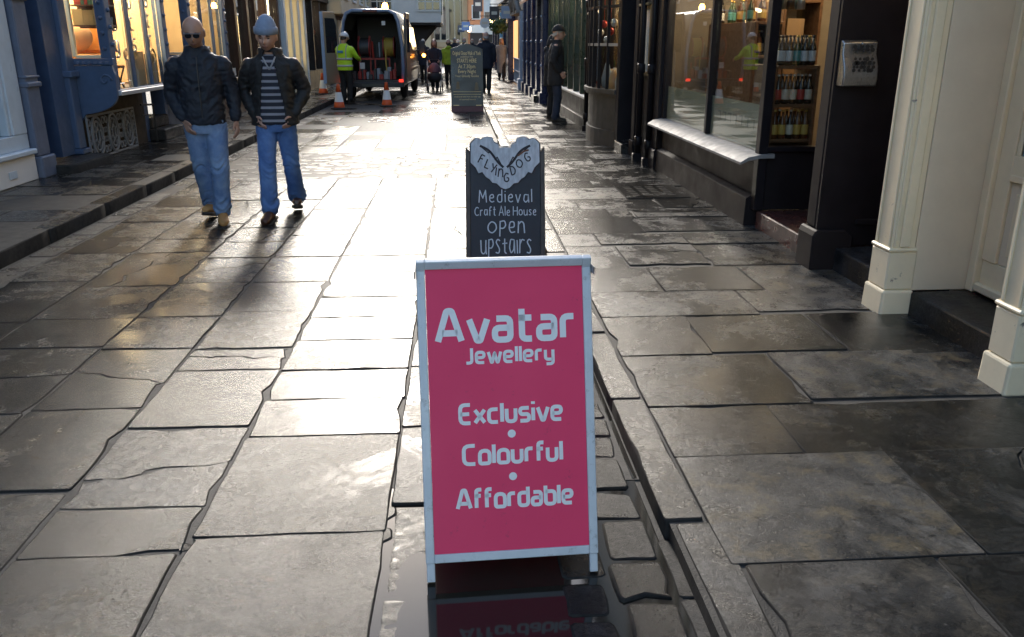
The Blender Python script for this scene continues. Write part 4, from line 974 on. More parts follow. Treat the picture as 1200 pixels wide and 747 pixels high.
pl = bx('column', PALEB, r7, 2.12, 2.44, 29.1, 29.5, .4, 2.55, .02); bx('plinth', PALEB, pl, 2.05, 2.44, 29.0, 29.6, .045, .399, .02)
bx('column', NAVY, r7, 2.15, 2.44, 36.4, 37.0, .045, 3.2, .02)
bx('door_board', GREEN, r7, 2.38, 2.44, 29.7, 33, .08, 2.5, 0); bx('glowing_reveal', mat('glowing_orange_reveal', (.75,.42,.18), .5, emit=(1,.5,.2), estr=.5), r7, 2.36, 2.44, 34.6, 36.2, .4, 2.4, 0)  # reveal glows by itself where orange lamplight would fall; no lamp here
for i in range(9): bx('grille_bar', PALEB, r7, 2.20, 2.23, 29.8+i*.45, 29.86+i*.45, .12, 1.0, 0)
for z in (.15, .55, .98): bx('grille_rail', PALEB, r7, 2.19, 2.24, 29.7, 33.6, z, z+.04, 0)
b = MB()
for k in (-1, 1):
    b.tube([(2.1, 31+k*1.6, 2.55), (2.0, 31+k*1.3, 3.0), (1.95, 31+k*.6, 3.35), (1.9, 31, 3.5)], .09, 8); b.ring((2.0, 31+k*.9, 2.8), .22, .05, 'x')
b.ball((2.0, 31, 2.95), .34, sc=(.5,.8,1)); b.box(2.0, 2.3, 29.3, 32.7, 2.5, 2.6)
b.build('carved_pediment', mat('carved_stone', (.24,.23,.21), .6, col2=(.12,.11,.1), nscale=9), r7, auto=50)
upper(r7, 2.3, 6.5, 29.0, 38, 3.802, 8.0, BRICK, ROOF)
MB.world = True

# ---------------------------------------------------------------- L1 pale shop window (left side of the street)
PALEW = paint('pale_blue_white_paint', (.62,.70,.76), .35, .88); GREYB = paint('slate_blue_paint', (.15,.18,.25), .4, .8)
BLUE = paint('shop_blue_paint', (.075,.120,.215), .42, .8); BLUE_L = paint('shop_blue_edge_paint', (.10,.15,.25), .40, .85)
DSTONE = mat('dark_rubble_stone', (.085,.068,.05), .85, col2=(.045,.036,.028), nscale=7, bump=.8, bscale=20)
l1 = thing('shop_building', 'pale blue and white framed shop window on a white plinth', 'building', (-4.8, 7, .12))
bx('plinth', WHITE_R, l1, -5.0, -4.70, 2.0, 9.62, .115, .40, .012); bx('sill', PALEW, l1, -5.0, -4.66, 2.0, 9.62, .402, .46, .012); bx('rail', PALEW, l1, -5.0, -4.74, 2.0, 9.62, .462, .62, .006)
bx('window_post', PALEW, l1, -4.95, -4.735, 9.32, 9.62, .622, 2.7, .01); bx('bead', PALEW, l1, -4.90, -4.75, 9.26, 9.318, .622, 2.7, .01)
bx('window_post', PALEW, l1, -4.95, -4.735, 5.8, 6.0, .622, 2.7, .01)
bx('pane', GLASS, l1, -4.84, -4.834, 6.0, 9.26, .622, 2.7, 0); bx('pane', GLASS, l1, -4.84, -4.834, 2.0, 5.8, .622, 2.7, 0)
bx('fascia', PALEW, l1, -4.95, -4.68, 2.0, 9.62, 2.702, 3.3, .01)
bx('shop_floor', WOOD, l1, -8, -4.86, 2.0, 9.7, .5, .6, 0); bx('shop_back_wall', mat('dim_back_wall', (.10,.11,.12), .8), l1, -6.6, -6.5, 2.0, 9.7, .1, 2.7, 0); bx('shop_ceiling', DARKIN, l1, -6.5, -4.9, 2.0, 9.6, 2.65, 2.7, 0); bx('shop_end_wall', mat('dim_back_wall', (.1,.11,.12), .8), l1, -6.499, -4.96, 9.45, 9.6, .6, 2.65, 0)
bx('display_curtain', mat('brown_curtain', (.16,.08,.04), .8), l1, -5.6, -5.3, 9.2, 9.44, .6, 1.3, .02)
bx('plinth_vent', PALEW, l1, -4.699, -4.69, 9.0, 9.16, .20, .28, .003)
upper(l1, -8.5, -4.8, 2.0, 9.64, 3.302, 7.6, RENDER, ROOF, -1, wins=((.2,0),(.5,0),(.8,0)))
bx('wall', RENDER, l1, -8.5, -4.8, -9, 1.995, .0, 5.0, 0)

# ---------------------------------------------------------------- L2 blue bookshop with projecting bays
l2 = thing('shop_building', 'blue bookshop with projecting bay windows, scroll brackets and warm lit interior', 'building', (-4.8, 13.5, .12))
pl = bx('pilaster', GREYB, l2, -5.0, -4.68, 9.66, 9.95, .36, 2.9, .012); bx('plinth', GREYB, pl, -5.0, -4.64, 9.64, 9.98, .115, .358, .015)
bx('moulding', GREYB, pl, -5.0, -4.65, 9.645, 9.965, 1.10, 1.16, .015); bx('moulding', GREYB, pl, -5.0, -4.66, 9.65, 9.96, 1.20, 1.225, .008); bx('moulding', GREYB, pl, -5.0, -4.65, 9.645, 9.965, 2.0, 2.06, .012)
rd = bx('door', BLUE, l2, -5.35, -5.28, 9.96, 10.5, .24, 2.7, .004); bx('moulding', BLUE, rd, -5.279, -5.26, 10.03, 10.42, .5, 1.3, .006)
bx('reveal', BLUE, l2, -5.35, -5.002, 9.80, 9.955, .24, 2.7, 0)
slab('doorstep', [(-5.3,9.98),(-4.42,9.90),(-4.40,11.05),(-5.3,11.02)], .23, .12, STEP, None, rng, bev=.02, rnd=.08, jit=.01).parent = l2
bpy.data.objects['doorstep.002' if 'doorstep.002' in bpy.data.objects else 'doorstep'].name = 'doorstep'
for o in l2.children:
    if o.name.startswith('doorstep'): o.location = Vector(o.location) - Vector(l2.location)
bx('wall_panel', BLUE, l2, -5.2, -4.80, 10.5, 10.86, .24, 2.9, .004)
pl = bx('pilaster', BLUE_L, l2, -4.95, -4.74, 10.86, 11.06, .30, 2.9, .01); bx('moulding', BLUE_L, pl, -4.95, -4.70, 10.84, 11.08, 1.16, 1.24, .012); bx('plinth', BLUE, pl, -4.95, -4.70, 10.83, 11.09, .235, .299, .01)
CARD_IN = mat('beige_display_panel', (.62,.46,.28), .7, col2=(.54,.40,.24), nscale=3)
def bay(y0, y1, post_studs=True):
    xf, xb = -4.30, -4.78
    s = bx('bay_floor', BLUE, l2, xb, xf, y0, y1, .93, 1.0, .01)
    bx('sill', mat('silver_sill', (.55,.57,.60), .3, metal=.4), s, xf-.06, xf+.06, y0+.02, y1, .93, .985, .008)
    for yy in (y0, y1-.16):
        p = bx('corner_post', BLUE, l2, xf-.13, xf, yy, yy+.16, 1.002 if yy == y0 else 1.002, 2.75, .008)
        for z in (1.55, 1.75, 1.95, 2.15, 2.35): MB().ball((xf+.004, yy+.08, z), .028, 10, 6).build('stud', BLUE, p, smooth=True)
        if yy == y0:
            for z in (1.5, 1.68, 1.86, 2.04): MB().ball((xf-.065, yy-.004, z), .028, 10, 6).build('stud', BLUE, p, smooth=True)
    # side light facing down the street, with panelled wall below
    bx('side_frame', CREAM, l2, xb-.0, xb+.045, y0+.02, y0+.08, 1.40, 2.75, .004)
    bx('side_sill', CREAM, l2, xb+.047, xf-.132, y0+.01, y0+.09, 1.385, 1.42, .004)
    bx('side_apron', BLUE, l2, xb, xf-.132, y0+.02, y0+.10, 1.002, 1.30, .004)
    t = bx('dentil_course', BLUE, l2, xb-.02, xf+.03, y0-.05, y0+.018, 1.302, 1.382, .006)
    for k in range(7): bx('dentil', BLUE_L, t, xb+.0+k*.07, xb+.038+k*.07, y0-.072, y0-.051, 1.315, 1.345, .004)
    bx('pane', GLASS, l2, xb+.047, xf-.132, y0+.047, y0+.052, 1.422, 2.75, 0)
    n = 3; w = (y1-y0-.32)/n
    for k in range(1, n): bx('mullion', BLUE, l2, xf-.060, xf-.015, y0+.16+w*k-.022, y0+.16+w*k+.022, 1.002, 2.75, .006)
    for k in range(n):
        a, b_ = y0+.16+w*k+(.032 if k else .002), y0+.16+w*(k+1)-(.032 if k < n-1 else .002)
        bx('pane', GLASS, l2, xf-.05, xf-.045, a, b_, 1.002, 2.75, 0)
        bx('inner_jamb', CREAM, l2, xf-.075, xf-.062, b_-.008, b_+.02, 1.002, 2.75, .004)
    bx('inner_end', CARD_IN, l2, xb-1.2, xf-.135, y1-.06, y1-.02, 1.002, 2.75, 0); bx('inner_back', CARD_IN, l2, xb-.62, xb-.58, y0+.9, y1-.1, 1.002, 1.55, 0)
    # scroll bracket under the near end
    pts = []
    for t_ in range(0, 11): pts.append((xb + (xf-xb+.02)*math.sin(t_/10*math.pi/2), .70 + .24*(1-math.cos(t_/10*math.pi/2))))
    MB().prism([(xb, .60)] + pts[1:] + [(xf+.03, 1.18), (xf-.0, 1.298), (xb, 1.298)], 'y', y0-.04, y0+.015).build('scroll_bracket', BLUE, l2, bevel=.006)
    sp = [(xf-.10+(.085-.012*a)*math.cos(a), y0-.046, 1.12+(.085-.012*a)*math.sin(a)) for a in [i*.35 for i in range(19)]]
    MB().tube(sp, .012, 6).build('volute', BLUE_L, l2, smooth=True)
    bx('bay_head', BLUE, l2, xb, xf+.02, y0-.02, y1+.02, 2.752, 3.2, .01)
bay(11.12, 13.35); bay(14.45, 16.75)
bx('under_wall', DSTONE, l2, -5.0, -4.79, 11.07, 13.35, .115, .929, 0)
bx('wall_panel', BLUE, l2, -5.0, -4.79, 13.352, 13.52, .115, 2.75, .004); bx('wall_panel', BLUE, l2, -5.0, -4.79, 14.30, 14.45, .115, 2.75, .004)
bx('under_wall', BLUE, l2, -5.0, -4.79, 14.452, 17.3, .115, .929, 0); bx('wall_panel', BLUE, l2, -5.0, -4.70, 16.78, 17.3, .93, 2.75, .004)
bx('doorstep', STEP, l2, -5.3, -4.55, 13.45, 14.35, .115, .29, .015); bx('doorstep', STEP, l2, -5.3, -4.75, 13.5, 14.3, .292, .46, .015)
bx('door', BLACKP, l2, -5.2, -5.1, 13.5, 14.3, .465, 2.7, .004)
bx('fascia', BLUE, l2, -5.0, -4.72, 9.66, 17.3, 3.202, 3.6, .01)
bx('shop_floor', WOOD, l2, -8.2, -4.80, 11.0, 17.2, .9, .985, 0); bx('shop_back_wall', WARMIN, l2, -7.0, -6.9, 10.9, 17.2, 1.0, 2.75, 0); bx('shop_end_wall', WARMIN, l2, -6.899, -5.0, 17.1, 17.2, 1.0, 2.75, 0); bx('shop_end_wall', WARMIN, l2, -6.899, -5.21, 10.92, 11.0, 1.0, 2.75, 0); bx('shop_ceiling', WARMIN, l2, -6.9, -4.81, 11.0, 17.2, 2.70, 2.75, 0)
upper(l2, -8.5, -4.8, 9.66, 17.3, 3.602, 8.5, BRICK, ROOF, -1, wins=((.2,0),(.5,0),(.8,0)))
for (x, y, w) in ((-4.95, 11.6, 50), (-5.0, 12.7, 55), (-5.1, 15.4, 60), (-5.8, 12.2, 80)): lamp((x, y, 2.60), w, 'blue bookshop')
# things in the bays
MB.world = False
def prop(name, mb, m, loc, label, cat, group=None, smooth=False, bevel=0, rz=0):
    o = mb.build(name, m, bevel=bevel, smooth=smooth); o.location = loc; o.rotation_euler = (0,0,rz); return tag(o, label, cat, group)
ch = thing('armchair', 'orange upholstered armchair with a plump cushion in the bookshop bay', 'armchair', (-5.0, 11.75, .985))
OR = mat('orange_fabric', (.62,.27,.06), .7, col2=(.5,.2,.05), nscale=12); OR2 = mat('peach_fabric', (.66,.40,.22), .7)
MB().box(-.3,.3,-.3,.3,.12,.44).build('seat', OR, ch, bevel=.05, seg=3); MB().box(-.3,.3,.18,.32,.442,.95).build('backrest', OR, ch, bevel=.05, seg=3)
MB().ball((0,-.02,.66), .24, 18, 12, (1.1,.6,.85)).build('cushion', OR2, ch, smooth=True)
for sx in (-.25,.25):
    for sy in (-.25,.25): MB().tube([(sx,sy,0),(sx,sy,.12)], .025, 8).build('leg', WOOD, ch)
rg = random.Random(8)
for z, n_, cc in ((2.02, 9, [(.45,.05,.03),(.50,.08,.03),(.10,.20,.12)]), (1.78, 3, [(.55,.42,.20),(.50,.36,.16)])):
    for i in range(n_):
        c = rg.choice(cc); w = .042 if n_ == 9 else .13
        prop('book', MB().box(-.5*w,.5*w-.003,-.08,.08,0,rg.uniform(.15,.2)), mat('book_%d_%d' % (int(c[0]*100), int(c[1]*100)), c, .6), (-4.755+w*i+.03, 11.42, z), '%s book on the small shelf inside the side pane of the bay' % ('green' if c[1] > c[0] else 'red' if c[1] < .1 else 'yellowish'), 'book', 'books on the bay shelf')
ws = thing('wall_shelf', 'small shelf of books and boxes inside the side pane of the bay', 'shelf', (-4.55, 11.42, 1.76))
MB().box(-.24,.22,-.1,.1,0,.019).build('shelf', WOOD, ws); MB().box(-.24,.22,-.1,.1,.24,.259).build('shelf', WOOD, ws); MB().box(-.24,.22,.1,.115,-.02,.55).build('back_board', WOOD, ws)
SILV = mat('silver_letter', (.62,.62,.64), .3, metal=.6); CARD = mat('beige_card', (.58,.44,.28), .7)
def hang_letter(chs, y, z, x=-4.40):
    for i, c in enumerate(chs):
        m_ = MB(); w, paths, r = TECH[c]
        for p in paths:
            q = round_path([Vector(v) for v in p], r); m_.tube([(0, v.x*.22, v.y*.22) for v in q], .016, 6)
        prop('hanging_letter', m_, SILV, (x+.02, y, z-.27*i), 'silver letter hanging in the front of the bookshop bay', 'letter', 'letters hanging in the bay', smooth=True)
hang_letter('oy', 11.50, 1.72); hang_letter('ucs', 12.10, 2.0); hang_letter('atr', 12.75, 2.05)
for i, (y, z, r_) in enumerate(((11.95,1.42,.07),(12.95,1.38,.10),(12.25,1.40,.06))):
    prop('hanging_disc', MB().ring((0,0,0), r_, .016, 'x').tube([(0,0,r_),(0,0,.9)], .004, 5), mat('wood_disc', (.6,.46,.26), .5), (-4.42, y, z), 'round wooden disc on a cord in the bookshop bay', 'ornament', 'discs hanging in the bay', smooth=True)
prop('display_board', MB().box(-.015,.015,0,.62,0,.45), CARD, (-4.46, 12.03, 1.0), 'wide beige card board standing on the bay floor', 'board', bevel=.002)
prop('display_board', MB().box(-.015,.015,0,.50,0,.42), CARD, (-4.46, 12.68, 1.0), 'narrow beige card board standing beside the hanging discs', 'board', bevel=.002)
st = thing('folding_stool', 'small folding stool with dark legs and orange seat in the bay', 'stool', (-4.52, 11.62, .99))
MB().box(-.13,.13,-.15,.15,.26,.30).build('seat', OR, st, bevel=.01)
for k in (-1,1):
    MB().tube([(k*.11,-.14,0),(k*.11,.14,.26)], .012, 6).build('leg', DARKRUB, st); MB().tube([(k*.09,.14,0),(k*.09,-.14,.26)], .012, 6).build('leg', DARKRUB, st)
prop('hanging_coat', MB().tube([(0,0,0),(0,.02,.3),(0,0,.7),(0,0,.9)], [.16,.17,.15,.05], 10, .4), mat('grey_coat_cloth', (.20,.17,.15), .9), (-4.62, 13.75, 1.3), 'grey coat hanging in the doorway between the blue bays', 'coat', smooth=True)
for i in range(5): prop('window_toy', MB().ball((0,0,.1), .09, sc=(1,1,1.2)).ball((0,0,.26), .06), mat('toy_%d' % (i % 3), [(.55,.45,.28),(.10,.35,.12),(.6,.6,.55)][i % 3], .7), (-4.45, 14.8+.35*i, 1.0), '%s toy figure standing in the farther blue bay window' % ('tan','green','white')[i % 3], 'toy', 'toys in the bay window', smooth=True)

for k_, p_ in enumerate(protos):
    if k_ not in used:
        for ch_ in list(p_.children): bpy.data.objects.remove(ch_)
        bpy.data.objects.remove(p_)
# cast-iron grille under the bay: three pierced ovals in a frame
IRON = mat('pale_iron', (.24,.25,.27), .45, col2=(.17,.18,.19), nscale=20)
gr = thing('iron_grille', 'pale cast-iron grille of three pierced ovals under the blue bay', 'grille', (-4.72, 11.1, .125))
L_ = 1.62; H_ = .56
for a in ((0,L_,0,.025),(0,L_,H_-.025,H_),(0,.025,.0255,H_-.0255),(L_-.025,L_,.0255,H_-.0255)): MB().box(-.012,.012,*a).build('rail', IRON, gr, bevel=.003)
for k in range(3):
    cy = .28+k*.53; cz = H_/2; ov = MB().ring((0,cy,cz), .17, .017, 'x', 26, 6, 1.0, 1.45).ring((0,cy,cz), .125, .012, 'x', 26, 6, 1.0, 1.5).build('oval', IRON, gr, smooth=True)
    inn = MB()
    for a in range(8):
        t = a*math.pi/4+.39; inn.tube([(0, cy+.05*math.cos(t), cz+.09*math.sin(t)), (0, cy+.12*math.cos(t), cz+.185*math.sin(t))], .011, 6)
    inn.ring((0,cy,cz), .055, .014, 'x', 16, 6, .9, 1.7); inn.build('rosette', IRON, ov, smooth=True)['kind'] = 'stuff'
    for s in (-1, 1):
        sc = MB()
        for t in (-1, 1): sc.ring((0, cy+s*.215, cz+t*.19), .042, .011, 'x', 14, 6); sc.ring((0, cy+s*.235, cz+t*.06), .03, .010, 'x', 14, 6)
        sc.build('scroll', IRON, gr, smooth=True)['kind'] = 'stuff'
hr = thing('hand_rail', 'low black iron rail beside the steps of the blue shop', 'rail', (-4.66, 13.38, .12))
MB().tube([(0,0,0),(0,0,.55)], .014, 8).build('post', DARKRUB, hr); MB().tube([(0,0,.55),(.0,-.5,.58)], .014, 8).build('bar', DARKRUB, hr); MB().tube([(0,0,.4),(.0,-.5,.43)], .01, 8).build('bar', DARKRUB, hr)
MB.world = True

# ---------------------------------------------------------------- L3.. further shops on the left
BROWN = paint('dark_brown_wood', (.055,.024,.014), .4, 1.4)
l3 = thing('shop_building', 'dark brown timber shop with tall dark windows beyond the blue bookshop', 'building', (-4.8, 20, .12))
bx('stall_riser', BROWN, l3, -5.0, -4.72, 17.35, 23.9, .115, .82, .005); bx('sill', BROWN, l3, -5.0, -4.66, 17.35, 23.9, .822, .87, .01)
for y in (17.35, 19.1, 20.2, 21.0, 22.2, 23.6): bx('mullion', BROWN, l3, -4.92, -4.70, y, y+.2, .872, 2.8, .01)
for a, b_ in ((17.55,19.1),(19.3,20.2),(20.4,21.0),(21.2,22.2),(22.4,23.6)): bx('pane', GLASS, l3, -4.80, -4.794, a+.002, b_-.002, .872, 2.8, 0)
bx('notice', PAPER, l3, -4.786, -4.78, 18.3, 19.05, .9, 1.05, 0)
bx('fascia', BROWN, l3, -5.0, -4.6, 17.35, 23.9, 2.802, 3.4, .01); bx('back_wall', DARKIN, l3, -6.0, -5.9, 17.35, 23.9, .1, 2.8, 0); bx('shop_floor', WOOD, l3, -5.9, -5.0, 17.35, 23.9, .6, .7, 0)
upper(l3, -8.5, -4.8, 17.35, 23.9, 3.402, 8.3, WHITE_R, ROOF, -1)
lamp((-5.4, 21.5, 2.5), 14, 'dark brown shop')
l4 = thing('shop_building', 'cream shopfront with fluted white columns and blinds given a warm glow', 'building', (-4.8, 25.6, .12))
bx('wall', CREAM, l4, -5.0, -4.78, 23.95, 27.4, .115, .9, 0)
for y in (23.95, 25.0, 26.1, 27.1):
    pl = bx('column', PALEW if y < 25 else CREAM, l4, -5.0, -4.62, y, y+.3, .115, 2.9, .02)
    for k in range(3): bx('fillet', PALEW, pl, -4.619, -4.60, y+.03+.09*k, y+.08+.09*k, .3, 2.8, .004)
bx('blind', mat('glowing_blind', (.75,.62,.36), .7, emit=(1,.75,.38), estr=.55), l4, -4.85, -4.83, 24.2, 27.2, .91, 2.8, 0)  # emission put into the blind stands in for lamplight behind it
for a, b_ in ((24.252,24.998),(25.302,26.098),(26.402,27.098)): bx('pane', GLASS, l4, -4.75, -4.744, a, b_, .902, 2.8, 0)
bx('fascia', CREAM, l4, -5.0, -4.55, 23.95, 27.4, 2.902, 3.5, .01)
upper(l4, -8.5, -4.8, 23.95, 27.4, 3.502, 8.2, RENDER, ROOF, -1)
l5 = thing('shop_building', 'black framed ornament shop with shiny globes in its window', 'building', (-4.8, 29.5, .12))
bx('stall_riser', BLACKP, l5, -5.0, -4.7, 27.45, 32.4, .115, .7, .005)
for y in (27.45, 28.9, 30.5, 32.2): bx('mullion', BLACKP, l5, -4.9, -4.66, y, y+.18, .702, 2.9, .01)
for a, b_ in ((27.632,28.898),(29.082,30.498),(30.682,32.198)): bx('pane', GLASS, l5, -4.80, -4.794, a, b_, .702, 2.9, 0)
bx('fascia', BLACKP, l5, -5.0, -4.6, 27.45, 32.4, 2.902, 3.4, .01); bx('back_wall', WARMIN, l5, -6.0, -5.9, 27.45, 32.4, .1, 2.9, 0); bx('shop_floor', WOOD, l5, -5.9, -5.0, 27.45, 32.4, .5, .65, 0)
upper(l5, -8.5, -4.8, 27.45, 32.4, 3.402, 8.0, BRICK, ROOF, -1)
lamp((-5.3, 30, 2.5), 20, 'ornament shop')
MB.world = False
for i in range(8): prop('glass_globe', MB().ball((0,0,0), .14).tube([(0,0,.13),(0,0,.7)], .008, 5), mat('globe_%d' % (i % 3), [(.75,.45,.18),(.6,.6,.58),(.55,.15,.08)][i % 3], .15), (-4.98, 27.9+.52*i, 1.2+.35*(i % 3)), '%s shiny globe hanging in the black framed shop window' % ('amber','silver','dark red')[i % 3], 'globe', 'globes in the ornament shop window', smooth=True)
MB.world = True
OCHRE = mat('cream_ochre_render', (.62,.50,.33), .75, col2=(.52,.42,.28), nscale=2)
l6 = thing('shop_building', 'cream ochre building with an overhanging first floor beside the van', 'building', (-4.6, 37, .12))
bx('wall', paint('brown_timber', (.14,.09,.05), .6), l6, -5.2, -4.62, 32.45, 44, .115, 2.55, 0)
for y in (32.6, 34.4, 36.4, 38.6, 41): bx('door_board', CREAM_D, l6, -4.619, -4.55, y, y+.7, .13, 2.4, .01)
bx('jetty', OCHRE, l6, -8.5, -4.15, 32.45, 44, 2.552, 8.2, .03)
for y in (33.5, 36, 38.5, 41):
    for z in (3.1, 5.8):
        w = bx('window', WHITE_R, l6, -4.149, -4.10, y, y+1.1, z, z+1.3, 0); bx('pane', DARKGLASS, w, -4.099, -4.095, y+.08, y+.5, z+.08, z+1.2, 0); bx('pane', DARKGLASS, w, -4.099, -4.095, y+.6, y+1.02, z+.08, z+1.2, 0)
MB().prism([(-4.0, 8.204), (-8.5, 8.204), (-6.5, 9.8)], 'y', 32.45, 44).build('roof', ROOF, l6)

# ---------------------------------------------------------------- far end of the street
l7 = thing('house', 'white jettied house with a small-paned window projecting over the street end', 'house', (-3, 46, 0))
bx('ground_floor', DARKIN, l7, -6, -2.1, 45.6, 52, 0, 2.5, 0)
bx('jetty_wall', WHITE_R, l7, -6, -.75, 45, 52, 2.52, 5.2, .03); MB().prism([(-6.3,5.204),(-.5,5.204),(-3.4,6.4)], 'y', 44.7, 52).build('roof', ROOF, l7)
MB().prism([(-2.1,1.2),(-.95,2.5),(-2.1,2.5)], 'y', 45.8, 46.1).build('brace', DARKIN, l7); MB().prism([(-2.1,1.2),(-.95,2.5),(-2.1,2.5)], 'y', 48.8, 49.1).build('brace', DARKIN, l7); bx('jetty_beam', DARKIN, l7, -6, -.80, 45.1, 52, 2.42, 2.518, 0)
for (x, z, w_, h_) in ((-1.98, 3.06, 1.25, 1.35), (-4.4, 3.06, 1.25, 1.35)):
    wf = bx('window', WHITE_R, l7, x, x+w_, 44.93, 44.998, z, z+h_, 0)
    for i in range(3):
        for j in range(3):
            bx('pane', DARKGLASS, wf, x+.10+i*.37, x+.10+i*.37+.31, 44.915, 44.929, z+.1+j*.41, z+.1+j*.41+.35, 0)
bx('hanging_plaque', paint('green_plaque', (.20,.24,.16), .6), l7, -.749, -.70, 45.2, 46.0, 2.9, 3.7, .03)
l8 = thing('church', 'golden stone church with tall traceried windows at the street end', 'church', (-1, 80, 0))
GST = mat('golden_limestone', (.68,.54,.34), .8, col2=(.55,.42,.26), nscale=1.2, bump=.4)
bx('nave_wall', GST, l8, -14, .9, 78, 92, -.3, 8.6, 0); MB().prism([(-14.3,8.61),(1.2,8.61),(-6.5,11)], 'y', 77.8, 92).build('roof', ROOF, l8)
bx('string_course', GST, l8, -14, .9, 77.85, 77.999, 1.2, 1.4, 0)
for x in (-13.6, -9.6, -5.6, -2.9, .55): bx('buttress', GST, l8, x, x+.7, 77.2, 77.999, -.3, 7.8, .05)
for x in (-12, -8, -4.2, -2.0, -.75):
    w = MB().prism([(x,1.6),(x+1.2,1.6),(x+1.2,5.4),(x+.6,6.6),(x,5.4)], 'y', 77.90, 77.998).build('window', mat('pale_tracery', (.62,.54,.40), .7), l8)
    for k in range(2): MB().prism([(x+.12+.55*k,1.8),(x+.53+.55*k,1.8),(x+.53+.55*k,5.0),(x+.32+.55*k,5.6),(x+.12+.55*k,5.0)], 'y', 77.87, 77.899).build('pane', DARKGLASS, w)
# row of far houses closing the view, each a little different
far = [(1.0, 2.2, 70, 5.6, (.72,.30,.14), 'red brick far house with white shop boards'), (2.0, 4.0, 84, 5.6, (.82,.82,.84), 'pale white far house with small dark windows'), (3.4, 5.2, 96, 4.9, (.80,.62,.46), 'peach rendered far house at the bend')]
for (x0, x1, y, h, c, lab) in far:
    f = thing('house', lab, 'house', ((x0+x1)/2, y, 0)); m_ = mat('far_wall_%d' % int(y), c, .8, col2=tuple(v*.85 for v in c), nscale=1)
    bx('wall', m_, f, x0, x1, y, y+8, -.3, h, 0); MB().prism([(x0-.2,h+.004),(x1+.2,h+.004),((x0+x1)/2,h+1.6)], 'y', y-.2, y+8).build('roof', ROOF, f)
    bx('shopfront', DARKIN, f, x0+.1, x1-.1, y-.12, y-.001, -.2, 2.3, 0); bx('fascia', WHITE_R, f, x0, x1, y-.25, y-.121, 2.3, 2.9, 0)
    n = max(1, int((x1-x0)/1.1))
    for k in range(n):
        for z in (3.3, 5.1):
            if z+1.1 > h: continue
            xx = x0+(x1-x0)*(k+.5)/n; w = bx('window', WHITE_R, f, xx-.35, xx+.35, y-.06, y-.001, z, z+1.1, 0); bx('pane', DARKGLASS, w, xx-.27, xx+.27, y-.075, y-.061, z+.08, z+1.02, 0)
rr = thing('shop_building', 'far dark blue shopfronts on the sunny pavement before the bend', 'building', (2.3, 48, .08))
bx('wall', NAVY, rr, 2.35, 6.5, 38.05, 56, .075, 3.4, 0)
for i, y in enumerate((38.2, 41, 44, 47, 50, 53)):
    bx('pilaster', NAVY if i != 2 else mat('sky_blue_paint', (.20,.50,.72), .4), rr, 2.2, 2.349, y, y+.6, .075, 3.0, .01)
    bx('pane', DARKGLASS, rr, 2.30, 2.348, y+.7, y+2.2, .6, 2.6, 0)
bx('upper_wall', WHITE_R, rr, 2.2, 6.5, 38.05, 48, 3.402, 6.6, 0); bx('upper_wall', WHITE_R, rr, 2.2, 6.5, 48.01, 56, 3.402, 6.59, 0)
MB().prism([(2.0,6.604),(6.5,6.604),(4.2,8.2)], 'y', 38.05, 56).build('roof', ROOF, rr)
# projecting signs on brackets along the right side
MB.world = False
def hanging_sign(x, y, z, w, h, c, label, shape='rect', c2=(.6,.58,.5)):
    root = thing('hanging_sign', label, 'sign', (x, y, z))
    m_ = mat('sign_%d_%d' % (int(y*10), int(z*10)), c, .5)
    if shape == 'rect': p = MB().box(-w, 0, -.025, .025, -h, 0).build('board', m_, root, bevel=.006)
    else: p = MB().prism([(-w/2+w/2*math.cos(t), -h/2+h/2*math.sin(t)) for t in [6.283*i/18 for i in range(18)]], 'y', -.025, .025).build('board', m_, root)
    MB().box(-w*.8, -w*.2, -.03, -.026, -h*.62, -h*.38).build('emblem', mat('sign_emblem_%d' % int(c2[0]*100), c2, .5), p)
    MB().tube([(.35,0,.10),(-w,0,.10)], .018, 6).build('bracket', BLACKP, root); MB().tube([(.35,0,.35),(0,0,.12)], .012, 6).build('stay', BLACKP, root)
    for k in (-w*.85, -w*.15): MB().tube([(k,0,.10),(k,0,0)], .008, 5).build('chain', BLACKP, root)
hanging_sign(2.15, 34, 2.9, .40, .45, (.30,.38,.52), 'grey blue square sign hanging beyond the carved pediment'); hanging_sign(2.05, 42, 3.2, .45, .6, (.05,.045,.05), 'dark hanging sign with pale emblem over the far pavement')
hanging_sign(1.75, 58, 4.4, .6, .9, (.06,.05,.06), 'tall dark hanging sign near the bend', c2=(.7,.66,.6)); hanging_sign(1.0, 64, 3.0, .6, .6, (.16,.24,.45), 'blue hanging sign before the red brick far house'); hanging_sign(1.9, 50, 2.9, .55, .55, (.60,.66,.70), 'pale round hanging sign past the far navy shop', 'round'); hanging_sign(.62, 66, 2.8, .5, .5, (.06,.07,.10), 'small dark hanging sign near the golden church')
def bracket_lamp(x, y, z, label):
    root = thing('wall_lantern', label, 'lamp', (x, y, z)); MB().tube([(.4,0,.45),(0,0,.5),(0,0,.36)], .02, 6).build('bracket', BLACKP, root)
    MB().lathe([(.05,.36),(.16,.28),(.13,.0),(.06,-.05)], n=8).build('lantern', mat('lit_lantern', (.9,.7,.4), .4, emit=(1,.62,.25), estr=5), root)
bracket_lamp(1.9, 45.5, 2.5, 'lit amber lantern on the far blue shop wall'); bracket_lamp(1.0, 68, 2.4, 'lit lantern by the far red brick house')
